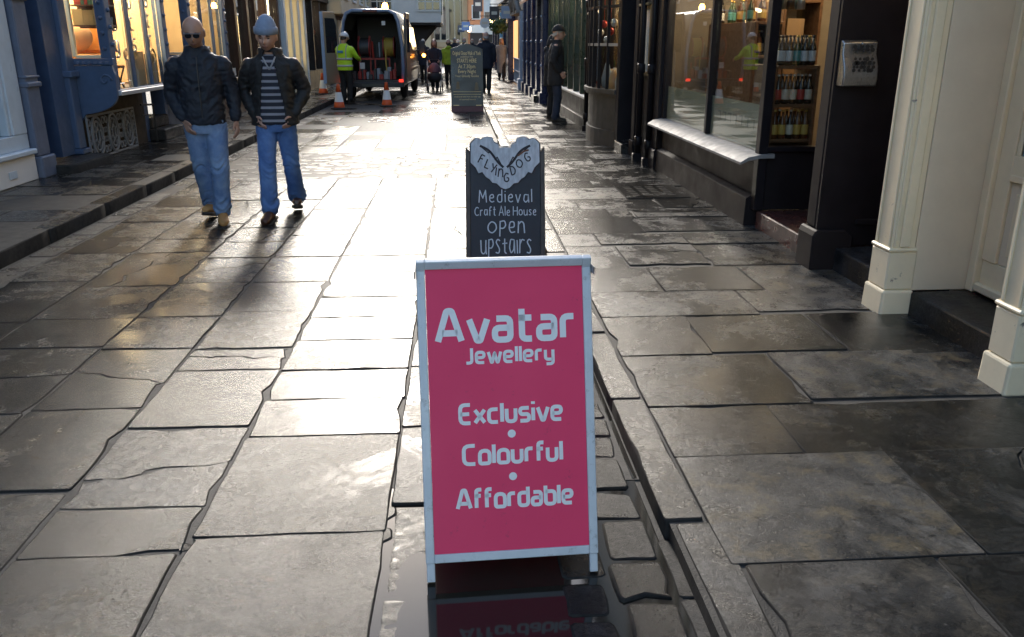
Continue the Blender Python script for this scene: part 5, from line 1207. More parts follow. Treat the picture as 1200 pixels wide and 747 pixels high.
# hanging basket
hb = thing('hanging_basket', 'round hanging basket of dark green leaves over the far pavement', 'hanging basket', (1.75, 36.5, 2.15))
MB().lathe([(.05,-.22),(.2,-.14),(.26,.0)], n=14).build('bowl', mat('moss_bowl', (.05,.06,.02), .9), hb, smooth=True)
rg = random.Random(2); lf = MB()
for i in range(900):
    d = Vector((rg.gauss(0,1), rg.gauss(0,1), rg.gauss(0,1))).normalized()*rg.uniform(.18,.42); d.z = d.z*.8+.08
    a = Vector((rg.uniform(-1,1), rg.uniform(-1,1), rg.uniform(-1,1))).normalized()*.055; b_ = a.cross(d).normalized()*.03
    lf.add([d-a, d+b_, d+a, d-b_], [(0,1,2,3)])
lf.build('foliage', mat('basket_leaf', (.03,.07,.02), .6, col2=(.06,.11,.03), nscale=20), hb)['kind'] = 'stuff'
for k in range(3): MB().tube([(.24*math.cos(k*2.09), .24*math.sin(k*2.09), 0), (0,0,.7)], .006, 5).build('chain', BLACKP, hb)
MB().tube([(0,0,.7),(.6,0,.75)], .018, 6).build('bracket', BLACKP, hb)


# ================================================================ VAN (rear doors open) AND CONES
MB.world = False
VAN = mat('van_dark_paint', (.055,.058,.062), .28, metal=.3, coat=.5, col2=(.075,.075,.075), nscale=2); VANB = mat('van_blue_edge', (.16,.22,.34), .28, coat=.4)
TYRE = mat('tyre', (.018,.018,.018), .8); ALLOY = mat('wheel_steel', (.35,.35,.36), .4, metal=.7); TINT = mat('tinted_glass', (.03,.035,.04), .04, spec=.8)
REDM = mat('red_metal', (.26,.02,.015), .45); BLKM = mat('black_kit', (.03,.03,.032), .5); YEL = mat('yellow_hose', (.40,.28,.05), .5); GREYK = mat('grey_kit', (.25,.27,.30), .5)
def van():
    root = thing('van', 'dark panel van with open rear doors, hose reels inside and amber beacon', 'van', (-2.38, 24.7, 0))
    Lv, Wv, Hv = 5.9, 1.72, 2.42; z0 = .42
    # cross section (x,z), a tall tapered box with rounded shoulders
    def sec(y, top, half, zb): return [(half, zb), (half+.02, zb+.5), (half, zb+1.0), (half-.10, top-.28), (half-.20, top-.08), (half-.36, top), (-half+.36, top), (-half+.20, top-.08), (-half+.10, top-.28), (-half, zb+1.0), (-half-.02, zb+.5), (-half, zb)]
    st = [(0.0, Hv, Wv/2), (.25, Hv+.02, Wv/2+.03), (3.6, Hv+.02, Wv/2+.03), (4.3, Hv-.12, Wv/2+.02), (5.0, 1.50, Wv/2), (5.7, 1.25, Wv/2-.08), (5.9, .95, Wv/2-.2)]
    V = []; Fc = []; n = 12
    for (y, t, hf) in st:
        for (x, z) in sec(y, max(t, z0+.5), hf, z0): V.append((x, y, min(z, t)))
    for i in range(len(st)-1):
        for k in range(n-1): Fc.append((i*n+k, i*n+k+1, (i+1)*n+k+1, (i+1)*n+k))
        Fc.append((i*n+n-1, i*n, (i+1)*n, (i+1)*n+n-1))
    Fc.append(tuple(range((len(st)-1)*n, len(st)*n)))
    MB().add(V, Fc).build('body', VAN, root, auto=32)
    # load space lining (inside) and rear frame
    MB().box(-Wv/2+.10, Wv/2-.10, 2.6, 2.65, .55, Hv-.12).build('bulkhead', BLKM, root); MB().box(-Wv/2+.07, Wv/2-.07, .02, 2.6, .50, .56).build('load_floor', BLKM, root)
    MB().box(-Wv/2+.06, -Wv/2+.075, .05, 2.6, .56, 1.9).build('lining', BLKM, root); MB().box(Wv/2-.075, Wv/2-.06, .05, 2.6, .56, 1.9).build('lining', BLKM, root); MB().box(-Wv/2+.3, Wv/2-.3, .05, 2.6, Hv-.09, Hv-.075).build('lining', BLKM, root)
    fr = [(Wv/2-.02,.46),(Wv/2,.95),(Wv/2-.01,1.45),(Wv/2-.10,Hv-.3),(Wv/2-.19,Hv-.09),(Wv/2-.36,Hv-.01),(-Wv/2+.36,Hv-.01),(-Wv/2+.19,Hv-.09),(-Wv/2+.10,Hv-.3),(-Wv/2+.01,1.45),(-Wv/2,.95),(-Wv/2+.02,.46)]
    MB().tube([(x, -.02, z) for x, z in fr], .05, 8).build('rear_frame', VANB, root, smooth=True)
    MB().box(-.2, .2, -.085, -.045, Hv-.05, Hv-.0).build('brake_light', mat('dark_red_lens', (.10,.01,.01), .2), root)
    MB().box(-Wv/2-.02, Wv/2+.02, -.16, .05, .36, .50).build('bumper', BLKM, root, bevel=.02, seg=2); MB().box(-.3,.3,-.18,-.161,.38,.46).build('number_plate', mat('dark_plate', (.05,.05,.045), .4), root)
    for s in (-1, 1):
        MB().box(s*(Wv/2-.12), s*(Wv/2+.0), -.165, -.10, .505, .58).build('tail_light', mat('red_lens', (.5,.02,.01), .25, emit=(1,.04,.02), estr=.6), root)
        MB().box(s*(Wv/2-.03), s*(Wv/2+.025), -.04, .03, .9, 1.2).build('tail_light', mat('red_lens', (.5,.02,.01), .25), root)
    # open doors: left one swung round towards the kerb, right one folded back along the side
    for s, a in ((-1, 118), (1, 262)):
        hx = s*(Wv/2+.02); d = thing('tmp', '', ''); bpy.data.objects.remove(d)
        q = MB(); q.M = Matrix.Translation((hx, -.05, 0)) @ Matrix.Rotation(R(-s*(a if s < 0 else a)), 4, 'Z') if False else Matrix.Translation((hx, -.05, 0)) @ Matrix.Rotation(R(-118 if s < 0 else 80), 4, 'Z')
        if s < 0: q.M = Matrix.Translation((hx-.03, -.04, 0)) @ Matrix.Rotation(R(250), 4, 'Z')
        else: q.M = Matrix.Translation((hx+.05, .02, 0)) @ Matrix.Rotation(R(87), 4, 'Z')
        q.prism([(.0,.48),(.84,.48),(.84,Hv-.05),(.22,Hv-.05),(.07,Hv-.3),(.0,1.45)], 'y', -.03, .03); dr = q.build('rear_door', mat('van_door_lining', (.34,.27,.18), .6) if s < 0 else VAN, root, bevel=.015)
        q2 = MB(); q2.M = q.M; q2.prism([(.14,1.3),(.74,1.3),(.74,Hv-.22),(.25,Hv-.22),(.16,Hv-.4)], 'y', -.034, .034); q2.build('window', TINT, dr)
        if s < 0:
            q3 = MB(); q3.M = q.M; q3.box(.845, .88, -.04, .04, .5, Hv-.06); q3.build('door_edge', mat('van_edge_pale', (.40,.52,.70), .3), dr)
    # windows and trim on the flank
    for (a, b) in ((.55, 1.85), (1.95, 3.2), (3.4, 4.25)):
        for s in (-1, 1):
            hx = s*(Wv/2+.034)
            MB().add([(hx, a, 1.45), (hx, b, 1.45), (hx-s*.075, b-.05, 2.02), (hx-s*.075, a+.05, 2.02)], [(0,1,2,3)] if s > 0 else [(3,2,1,0)]).build('side_window', mat('side_glass', (.16,.18,.20), .05, spec=.9), root)
    for s in (-1, 1): MB().box(s*(Wv/2+.03), s*(Wv/2+.055), .2, 4.9, .75, .84).build('side_moulding', BLKM, root, bevel=.01)
    MB().box(Wv/2+.05, Wv/2+.056, .3, 2.6, 1.16, 1.24).build('side_stripe', mat('orange_stripe', (.6,.22,.03), .4), root)
    mr = MB().tube([(Wv/2, 4.2, 1.3), (Wv/2+.22, 4.15, 1.35)], .03, 6).box(Wv/2+.14, Wv/2+.34, 4.05, 4.17, 1.22, 1.62).build('wing_mirror', BLKM, root, bevel=.02)
    MB().ball((Wv/2+.30, 4.03, 1.17), .06).build('indicator', mat('lit_amber_side', (1,.4,.05), .3, emit=(1,.32,.04), estr=9), root, smooth=True)
    for sx in (-1, 1):
        for y in (.95, 4.6):
            w = MB().ring((0,0,0), .25, .10, 'x', 28, 10).build('wheel', TYRE, root, smooth=True); w.location = (sx*(Wv/2-.09), y, .35)
            r_ = MB().prism([(.21*math.cos(6.283*i/18), .21*math.sin(6.283*i/18)) for i in range(18)], 'x', -.06, .06).build('rim', ALLOY, w, bevel=.01)
            MB().prism([(.07*math.cos(6.283*i/10), .07*math.sin(6.283*i/10)) for i in range(10)], 'x', -.07, .07).build('hub', BLKM, w)
    bc = MB().lathe([(.08,0),(.08,.03),(.06,.04)], (.38,.35,Hv), 14).build('beacon_base', BLKM, root)
    MB().lathe([(.075,.03),(.085,.10),(.06,.19),(.02,.21)], (.38,.35,Hv), 14).build('beacon', mat('lit_beacon', (1,.5,.08), .3, emit=(1,.42,.06), estr=22), bc, smooth=True)
    MB().box(-.1,.15,.3,.5,Hv,Hv+.08).build('roof_vent', GREYK, root, bevel=.02)
    MB().box(.30,.40,.045,.055,2.03,2.14).build('inner_lamp', mat('white_plate', (.6,.6,.6), .4), root)
    # equipment
    rk = MB()
    for x in (-.42,-.12): rk.box(x-.02,x+.02,.5,.54,.57,1.75)
    rk.box(-.45,.45,.42,.48,1.10,1.15); rk.box(-.45,-.41,.42,.48,.57,1.1); rk.box(.0,.04,.42,.48,.57,1.1); rk.box(.41,.45,.42,.48,.57,1.1); rk.tube([(-.02,.4,1.15),(-.04,.38,1.6)], .03, 8); rk.box(.58,.62,.3,.34,.57,1.02)
    rk.build('equipment_rack', REDM, root)
    for (x, r_, m_) in ((-.28,.30,BLKM), (.42,.30,YEL)):
        rl = MB().tube([(x-.13,.62,1.44),(x+.13,.62,1.44)], r_-.06, 20).build('hose_reel', m_, root, auto=40)
        for k in (-.15,.15): MB().tube([(x+k-.012,.62,1.44),(x+k+.012,.62,1.44)], r_, 20).build('reel_flange', REDM, rl, auto=40)
        if m_ is YEL:
            for k in range(6): MB().ring((x-.1+k*.04,.62,1.44), r_-.055, .02, 'x', 20, 6).build('hose_turn', YEL, rl, smooth=True)
    MB().tube([(.36,.33,1.4),(.34,.30,1.1),(.36,.30,.8),(.30,.2,.62)], .02, 6).build('hose', YEL, root, smooth=True)
    rg = random.Random(12)
    for i in range(16):
        x = -.6+.075*i; h = rg.uniform(.12,.34); MB().box(x, x+rg.uniform(.06,.12), .15+.1*(i % 2), .4+.1*(i % 2), .565, .565+h).build('tool_box', rg.choice([BLKM, GREYK, BLKM, REDM]), root, bevel=.01)
    for i in range(5): MB().box(.02+.07*i,.07+.07*i,.75,.85,1.16,1.16+rg.uniform(.2,.5)).build('tool', rg.choice([GREYK, GREYK, BLKM]), root, bevel=.01)
    MB().ball((.12,.5,.72), .09).build('valve', GREYK, root, smooth=True); MB().box(-.42,-.28,.40,.415,.85,1.02).build('gauge_plate', mat('white_plate', (.6,.6,.6), .4), root)
    root.rotation_euler = (0, 0, R(-2.0))
    return root
van()

CONE_O = mat('cone_orange', (.75,.11,.02), .5, col2=(.62,.09,.02), nscale=6); CONE_W = mat('cone_sleeve', (.68,.68,.66), .35)
def cone():
    root = thing('traffic_cone', '', 'traffic cone'); k = MB().box(-.19,.19,-.19,.19,0,.035).build('base', mat('cone_base', (.04,.035,.03), .7), root, bevel=.012)
    MB().lathe([(.14,.035),(.135,.06),(.112,.17)], n=18).build('lower_cone', CONE_O, root, smooth=True)
    MB().lathe([(.115,.17),(.112,.172),(.072,.40),(.070,.402)], n=18).build('reflective_sleeve', CONE_W, root, smooth=True)
    MB().lathe([(.069,.402),(.04,.56),(.036,.60),(.03,.60)], n=18).build('cone_tip', CONE_O, root, smooth=True); return root
c0 = cone()
for i, (x, y, z, lab) in enumerate([(-2.95, 21.5, 0, 'orange and white cone standing by the feet of the hi-vis worker'), (-1.83, 22.3, 0, 'orange and white cone alone on the road behind the van'), (-3.95, 25.6, .12, 'orange and white cone on the pavement near the open van door'), (-4.2, 25.0, .12, 'orange and white cone on the pavement close to the cream shop')][:3]):
    o = c0 if i == 0 else copy_tree(c0); o.location = (x, y, z); o['label'] = lab; o['group'] = 'traffic cones around the van'; o.rotation_euler = (0, 0, .3*i)

# ================================================================ PEOPLE
MB.world = False
SKIN = mat('skin_fair', (.55,.33,.25), .5, col2=(.47,.26,.19), nscale=14); SKIN2 = mat('skin_tan', (.48,.28,.20), .48, col2=(.40,.22,.15), nscale=14)
def stripes(name, c1, c2, freq, duty, axis=2, rough=.85):
    m = bpy.data.materials.new(name); m.use_nodes = True; N = m.node_tree.nodes; L = m.node_tree.links; b = N['Principled BSDF']; b.inputs['Roughness'].default_value = rough
    tc = N.new('ShaderNodeTexCoord'); sp = N.new('ShaderNodeSeparateXYZ'); L.new(tc.outputs['Object'], sp.inputs[0])
    a = N.new('ShaderNodeMath'); a.operation = 'MULTIPLY'; a.inputs[1].default_value = freq; L.new(sp.outputs[axis], a.inputs[0])
    f = N.new('ShaderNodeMath'); f.operation = 'FRACT'; L.new(a.outputs[0], f.inputs[0])
    g = N.new('ShaderNodeMath'); g.operation = 'GREATER_THAN'; g.inputs[1].default_value = duty; L.new(f.outputs[0], g.inputs[0])
    mx = N.new('ShaderNodeMix'); mx.data_type = 'RGBA'; mx.inputs[6].default_value = (*c1,1); mx.inputs[7].default_value = (*c2,1); L.new(g.outputs[0], mx.inputs[0]); L.new(mx.outputs[2], b.inputs['Base Color'])
    MATS[name] = m; return m
def cloth(name, c, c2=None, rough=.8, ns=8, sheen=0): return mat(name, c, rough, col2=c2 or tuple(x*.65 for x in c), nscale=ns, bump=.25, bscale=90, sheen=sheen)
DENIM = cloth('blue_denim', (.045,.11,.30), (.13,.24,.48), ns=5); DENIM_L = cloth('faded_denim', (.075,.15,.32), (.24,.34,.50), ns=6); DENIM_D = cloth('dark_denim', (.02,.03,.06))
JKT = mat('navy_jacket', (.007,.010,.018), .68, col2=(.013,.018,.030), nscale=7, bump=.3, bscale=30, rvar=.1); JKT2 = mat('black_jacket', (.008,.008,.009), .68, col2=(.015,.015,.016), nscale=7, bump=.3, bscale=30, rvar=.1)
SWEATER = stripes('striped_sweater', (.020,.022,.035), (.30,.30,.34), 17.5, .62); BEANIE = cloth('grey_blue_knit', (.20,.26,.36), (.25,.31,.42), ns=30); TANB = cloth('tan_boot_leather', (.50,.27,.09), (.38,.19,.06), .6); BROWNS = cloth('brown_shoe_leather', (.075,.028,.014), rough=.4); SOLE = mat('shoe_sole', (.03,.025,.02), .7)
DARKC = cloth('dark_coat_cloth', (.016,.016,.020)); NAVYC = cloth('navy_coat_cloth', (.014,.018,.034)); BLKT = cloth('black_trousers', (.012,.012,.014)); HIVIS = mat('hi_vis_yellow', (.50,.80,.03), .6, emit=None, col2=(.42,.70,.03), nscale=6); SILVERB = mat('reflective_band', (.42,.44,.46), .35); LIME = cloth('lime_jacket_cloth', (.38,.48,.03)); GREYC = cloth('grey_coat_wool', (.24,.23,.22), (.17,.165,.16)); EYE = mat('eye_dark', (.02,.015,.012), .2)
HAIR_D = mat('dark_hair', (.03,.02,.014), .55, bump=.6, bscale=40); HAIR_B = mat('blonde_hair', (.38,.24,.10), .5, bump=.6, bscale=40); HAIR_G = mat('grey_hair', (.42,.40,.38), .6, bump=.6, bscale=40); HAIR_R = mat('brown_hair', (.12,.055,.025), .5, bump=.6, bscale=40)

def loft(mb, rings, n=20, sq=2.4):
    """rings: (centre, rx, ry, rotation-z) stacked up; superellipse sections in the xy plane"""
    V = []; Fc = []
    for (c, rx, ry, *rz) in rings:
        a = rz[0] if rz else 0
        for k in range(n):
            t = 2*math.pi*k/n; cx, sx = math.cos(t), math.sin(t)
            x = rx*math.copysign(abs(cx)**(2/sq), cx); y = ry*math.copysign(abs(sx)**(2/sq), sx)
            V.append((c[0]+x*math.cos(a)-y*math.sin(a), c[1]+x*math.sin(a)+y*math.cos(a), c[2]))
    L = len(rings)
    for i in range(L-1):
        for k in range(n): Fc.append((i*n+k, i*n+(k+1) % n, (i+1)*n+(k+1) % n, (i+1)*n+k))
    Fc.append(tuple(range(n))[::-1]); Fc.append(tuple(range((L-1)*n, L*n)))
    return mb.add(V, Fc)
def limb(mb, pts, rad, n=12, sub=4, sx=1.0):
    """tapered tube through joints, smoothed, with round ends"""
    P = [Vector(p) for p in pts]; Q = []; Rr = []
    for i in range(len(P)-1):
        p0, p1, p2, p3 = P[max(i-1,0)], P[i], P[i+1], P[min(i+2,len(P)-1)]
        for k in range(sub):
            t = k/sub
            c = .5*((2*p1)+(p2-p0)*t+(2*p0-5*p1+4*p2-p3)*t*t+(-p0+3*p1-3*p2+p3)*t**3)
            Q.append(p1.lerp(p2, t)*.55+c*.45); Rr.append(rad[i]*(1-t)+rad[i+1]*t)
    Q.append(P[-1]); Rr.append(rad[-1])
    d0 = (Q[0]-Q[1]).normalized(); d1 = (Q[-1]-Q[-2]).normalized()
    Q = [Q[0]+d0*Rr[0]*.8, Q[0]+d0*Rr[0]*.5] + Q + [Q[-1]+d1*Rr[-1]*.5, Q[-1]+d1*Rr[-1]*.8]; Rr = [Rr[0]*.35, Rr[0]*.8] + Rr + [Rr[-1]*.8, Rr[-1]*.35]
    return mb.tube(Q, Rr, n, sx)
def head_mesh(mb, c, rot, s=1.0):
    n, m = 44, 34; V = []; Fc = []
    g = lambda a, w: math.exp(-(a/w)**2)
    for j in range(m+1):
        ph = -math.pi/2 + math.pi*j/m
        for k in range(n):
            t = 2*math.pi*k/n; ux, uy, uz = math.cos(ph)*math.sin(t), -math.cos(ph)*math.cos(t), math.sin(ph)
            rx, ry, rz = .0765, .097, .118
            x, y, z = ux*rx, uy*ry, uz*rz
            if uz < 0: x *= 1-.20*(-uz)**1.4
            else: x *= 1+.16*uz*(1-uz**4); y *= 1+.10*uz*(1-uz**4)
            if uz < -.3 and uy > 0: y *= 1-.55*min(1, (-uz-.3)/.6)
            if uz > 0 and uy > 0: y *= 1.08
            f = max(0, -uy)          # frontness
            if f > 0:
                d = 0
                d += .034*g(ux, .12)*g(uz+.20, .13) + .014*g(ux, .10)*g(uz+.03, .16)       # nose
                d += .010*g(uz-.17, .08)*g(ux, .6)                                          # brow
                d -= .017*(g(ux-.36, .17)+g(ux+.36, .17))*g(uz-.03, .10)                    # sockets
                d += .006*(g(ux-.45, .2)+g(ux+.45, .2))*g(uz+.22, .18)                      # cheeks
                d += .009*g(ux, .24)*g(uz+.50, .06) - .007*g(ux, .3)*g(uz+.555, .025) + .006*g(ux, .22)*g(uz+.61, .05)   # lips
                d += .014*g(ux, .30)*g(uz+.83, .16) - .004*g(ux, .4)*g(uz+.70, .05)           # chin
                d += .010*g(uz+.5, .3)*g(ux, .5)
                y -= d*f**.5
            V.append((x*s, y*s, z*s))
    for j in range(m):
        for k in range(n): Fc.append((j*n+k, j*n+(k+1) % n, (j+1)*n+(k+1) % n, (j+1)*n+k))
    M_ = Matrix.Translation(c) @ rot; om = mb.M; mb.M = M_
    mb.add(V, Fc)
    for sx in (-1, 1): mb.ball((sx*.080*s, .012*s, -.008*s), .034*s, 12, 8, (.30, .55, 1.0))
    mb.M = om
def hand(mb, w, d, nrm, side, s=1.0, curl=.5):
    """palm, four unequal bent fingers, thumb off the side. d: direction of the hand, nrm: palm normal, side: towards the thumb"""
    w = Vector(w); d = Vector(d).normalized(); nr = Vector(nrm); nr = (nr-d*nr.dot(d)).normalized(); sd = d.cross(nr); sd = sd if sd.dot(Vector(side)) > 0 else -sd
    limb(mb, [w, w+d*.045*s, w+d*.085*s], [.026*s, .034*s, .036*s], 12, 2, .62 if abs(nr.z) < 2 else .6)
    for i, (off, L) in enumerate(((.030,.072),(.010,.080),(-.011,.074),(-.031,.058))):
        b = w + d*.082*s + sd*off*s; a1 = d.lerp(nr, curl*.35).normalized(); a2 = d.lerp(nr, curl*.85).normalized()
        limb(mb, [b-d*.02*s, b+a1*L*.5*s, b+a1*L*.5*s+a2*L*.5*s], [.0105*s, .0095*s, .008*s], 8, 2)
    t0 = w + d*.03*s + sd*.028*s
    limb(mb, [t0, t0+(d*.6+sd*.6+nr*.2).normalized()*.045*s, t0+(d*.6+sd*.6+nr*.2).normalized()*.045*s+(d*.9+sd*.2+nr*.2).normalized()*.03*s], [.014*s, .011*s, .009*s], 8, 2)
def fuse(mb, name, material, parent, voxel, smooth=3, fold=None, cut=None, thick=0, dec=None):
    """voxel-fuse the shapes into one continuous skin, then add folds; returns the object"""
    me = bpy.data.meshes.new(name); me.from_pydata(mb.v, [], mb.f)
    bm = bmesh.new(); bm.from_mesh(me); bmesh.ops.recalc_face_normals(bm, faces=bm.faces); bm.to_mesh(me); bm.free()
    o = bpy.data.objects.new(name, me); COL.objects.link(o)
    r = o.modifiers.new('r', 'REMESH'); r.mode = 'VOXEL'; r.voxel_size = voxel
    sm = o.modifiers.new('s', 'SMOOTH'); sm.factor = .5; sm.iterations = smooth
    if dec: dd = o.modifiers.new('d', 'DECIMATE'); dd.ratio = dec
    bpy.context.view_layer.update()
    m2 = bpy.data.meshes.new_from_object(o.evaluated_get(bpy.context.evaluated_depsgraph_get())); bpy.data.objects.remove(o); bpy.data.meshes.remove(me)
    n = len(m2.vertices); co = np.empty(n*3, 'f'); m2.vertices.foreach_get('co', co); co = co.reshape(-1, 3)
    no = np.empty(n*3, 'f'); m2.vertices.foreach_get('normal', no); no = no.reshape(-1, 3)
    if fold is not None and n: co = co + no*fold(co.astype('d'))[:, None]; m2.vertices.foreach_set('co', co.astype('f').ravel())
    if cut is not None:
        bm = bmesh.new(); bm.from_mesh(m2); bmesh.ops.delete(bm, geom=[v for v in bm.verts if cut(v.co, v.normal)], context='VERTS'); bm.to_mesh(m2); bm.free()
    m2.materials.clear(); m2.materials.append(material); m2.polygons.foreach_set('use_smooth', [True]*len(m2.polygons)); m2.update()
    m2.name = name; o = bpy.data.objects.new(name, m2); COL.objects.link(o); o.parent = parent
    if thick: s = o.modifiers.new('thickness', 'SOLIDIFY'); s.thickness = thick; s.offset = -1
    return o
def ridged(p, o=3): return 1 - np.abs(fbm(p, o))*4.5
def fold_cloth(amp, sc=(12, 12, 22), seed=0):
    def f(co):
        q = co*np.array(sc) + seed; q[:, 2] += 1.2*np.sin(co[:, 0]*14+seed)
        return amp*(ridged(q, 3)-.5) + amp*.5*fbm(co*30+seed, 2)
    return f
def fold_jeans(amp, seed=0):
    def f(co):
        z = co[:, 2]; k = np.exp(-((z-.50)/.09)**2) + 1.5*np.exp(-((z-.14)/.10)**2) + .7*np.exp(-((z-.84)/.08)**2) + .25
        q = co*np.array([7, 7, 30.]) + seed; q[:, 2] += 2*np.sin(co[:, 0]*22+seed)
        return amp*k*(ridged(q, 2)-.5)
    return f
def shoe(parent, ank, yaw, pitch, mu, boot=False, s=1.0, lift=0):
    """one shoe: sole and upper; toes point -Y turned by yaw; ank is above the heel"""
    M_ = Matrix.Translation((ank[0], ank[1], ank[2])) @ Matrix.Rotation(yaw, 4, 'Z') @ Matrix.Rotation(pitch, 4, 'X')
    u = MB(); u.M = M_
    prof = [(.075,.035,.055),(.05,.040,.075),(.0,.042,.080),(-.06,.044,.066),(-.12,.048,.050),(-.17,.046,.042),(-.205,.030,.034)]
    for y, w, h in prof: pass
    V = []; Fc = []; n = 14
    for (y, w, h) in prof:
        for k in range(n):
            t = 2*math.pi*k/n; V.append((w*s*math.cos(t), y*s, -.062*s + max(0, h*s*(1+math.sin(t))*.72)))
    for i in range(len(prof)-1):
        for k in range(n): Fc.append((i*n+k, (i+1)*n+k, (i+1)*n+(k+1) % n, i*n+(k+1) % n))
    Fc.append(tuple(range(n))); Fc.append(tuple(range((len(prof)-1)*n, len(prof)*n))[::-1]); u.add(V, Fc)
    if boot: limb(u, [(0,.015*s,-.01*s),(0,.02*s,.09*s)], [.048*s,.052*s], 14, 3)
    else: limb(u, [(0,.015*s,-.01*s),(0,.02*s,.04*s)], [.042*s,.042*s], 14, 2)
    o = fuse(u, 'boot' if boot else 'shoe', mu, parent, .009, 2)
    sl = MB(); sl.M = M_
    out = [(.042,.07),(.048,0),(.047,-.06),(.054,-.12),(.050,-.17),(.030,-.21),(0,-.222)]; poly = [(x*s, y*s) for x, y in out] + [(-x*s, y*s) for x, y in out[::-1][1:]]
    sl.prism(poly, 'z', -.085*s, -.058*s); sl.build('sole', SOLE, o, bevel=.006)
    return o
def person(label, loc, rz, height=1.75, skin=SKIN, top=None, leg=None, shoe_m=SOLE, boot=False, hips=None, feet=None, knees=None, arms=None, vox=.02, torso=None, coat=None, head=(0,0,0), head_c=None, hair=None, hat=None, cut=None, under=None, hood=False, topname='jacket', legname='trousers', ampj=.010, ampl=.010, hands=True, seed=1, skirt=None, sleeve=(.082,.068,.052), legr=(.105,.080,.072), group=None):
    root = thing('person', label, 'person', loc, rz, group); sc = height/1.75; root.scale = (sc, sc, sc)
    feet = feet or [((.09,0,.085), 0, 0), ((-.09,0,.085), 0, 0)]            # (ankle, yaw, pitch), person's left (+x) first
    knees = knees or [((f[0][0]*.5+.05*(1 if i == 0 else -1)), f[0][1]*.5-.03, .49) for i, f in enumerate(feet)]
    arms = arms or [((.20,.01,1.41),(.25,.03,1.13),(.25,-.03,.90)), ((-.20,.01,1.41),(-.25,.03,1.13),(-.25,-.03,.90))]
    HS = 1.08; hc = Vector(head_c or (0,-.03,1.625)) + Vector((0,0,.006)); rot = Euler(tuple(R(a) for a in head), 'XYZ').to_matrix().to_4x4()
    # ---- body: one continuous skin
    b = MB(); head_mesh(b, hc, rot, HS)
    limb(b, [hc+rot.to_3x3()@Vector((0,.025,-.06)), (0,.005,1.47), (0,.01,1.40)], [.056,.060,.075], 14, 3)
    loft(b, [((0,.01,.86),.13,.09),((0,.01,.97),.13,.09),((0,.0,1.1),.12,.085),((0,.0,1.25),.135,.095),((0,.005,1.38),.145,.085),((0,.01,1.45),.09,.06)])
    for i, (sh, el, wr) in enumerate(arms): limb(b, [sh, el, wr], [.048,.040,.029], 10, 4)
    for i in range(2): limb(b, [((.085 if i == 0 else -.085), .01, .90), knees[i], feet[i][0]], [.08,.055,.042], 10, 4)
    if hands:
        for i, (sh, el, wr) in enumerate(arms):
            d = Vector(wr)-Vector(el); sgn = 1 if i == 0 else -1; hand(b, wr, d, (-sgn, .2, 0), (0,-1,-.2), 1.0, .55)
    fuse(b, 'body', skin, root, max(.0055, vox*.55), 2, dec=.5 if vox < .015 else None)
    # ---- eyes
    for sx in (-1, 1):
        e = MB(); e.M = Matrix.Translation(hc) @ rot; e.ball((sx*.032, -.0855, .004), .011, 10, 6, (1.25,.6,.55)); e.build('eye', EYE, root, smooth=True)
        if vox < .012:
            e = MB(); e.M = Matrix.Translation(hc) @ rot; e.tube([(sx*.014,-.104,.024),(sx*.030,-.106,.029),(sx*.050,-.094,.024)], [.003,.005,.003], 6); e.build('eyebrow', HAIR_D, root, smooth=True)
    if vox < .012:
        e = MB(); e.M = Matrix.Translation(hc) @ rot; e.tube([(-.024,-.0985,-.0665),(-.012,-.1065,-.0645),(0,-.109,-.066),(.012,-.1065,-.0645),(.024,-.0985,-.0665)], [.0025,.0045,.005,.0045,.0025], 6); e.build('lips', mat('lip_tone', (.22,.085,.065), .5), root, smooth=True)
    # ---- trousers
    if leg:
        t = MB()
        if skirt is None:
            loft(t, [((0,.012,.80),.150,.115),((0,.012,.88),.165,.125),((0,.008,.97),.160,.118),((0,.005,1.04),.150,.110)], sq=2.6)
        if True:
            for i in range(2):
                a = feet[i][0]; limb(t, [((.085 if i == 0 else -.085), .01, .86), knees[i], (a[0], a[1]+.012, a[2]+.03)], legr, 14, 5)
        fuse(t, legname, leg, root, max(.010, vox), 3, fold_jeans(ampl, seed*3.1))
    for i in range(2): shoe(root, feet[i][0], feet[i][1], feet[i][2], shoe_m, boot)
    # ---- top
    def top_shape(grow=0.0, hem=None, sl=True):
        j = MB(); ts = torso or [(.84,.195,.135),(.92,.195,.135),(1.05,.185,.128),(1.2,.195,.135),(1.33,.205,.135),(1.39,.192,.122),(1.44,.150,.100),(1.48,.098,.08),(1.50,.085,.075)]
        loft(j, [((0, .01, z), rx+grow, ry+grow) for z, rx, ry in ts], 24, 2.5)
        if sl:
            for i, (sh, el, wr) in enumerate(arms):
                sh = Vector(sh); el_ = Vector(el); limb(j, [Vector((sh.x*.72, sh.y, sh.z-.012)), Vector((sh.x*.98, sh.y, sh.z-.045)), el_, Vector(wr).lerp(el_, .10)], (sleeve[0]*.80, sleeve[0]*.98, sleeve[1], sleeve[2]), 14, 4)
        return j
    jo = None
    if under is not None: 
        u = MB(); ts = torso or []
        loft(u, [((0,.0,z), rx, ry) for z, rx, ry in [(.865,.168,.130),(.93,.168,.128),(1.05,.155,.118),(1.2,.155,.118),(1.33,.16,.116),(1.42,.14,.10),(1.475,.072,.07)]], 24, 2.4)
        fuse(u, 'sweater', under, root, .012, 3, fold_cloth(.006, seed=4))
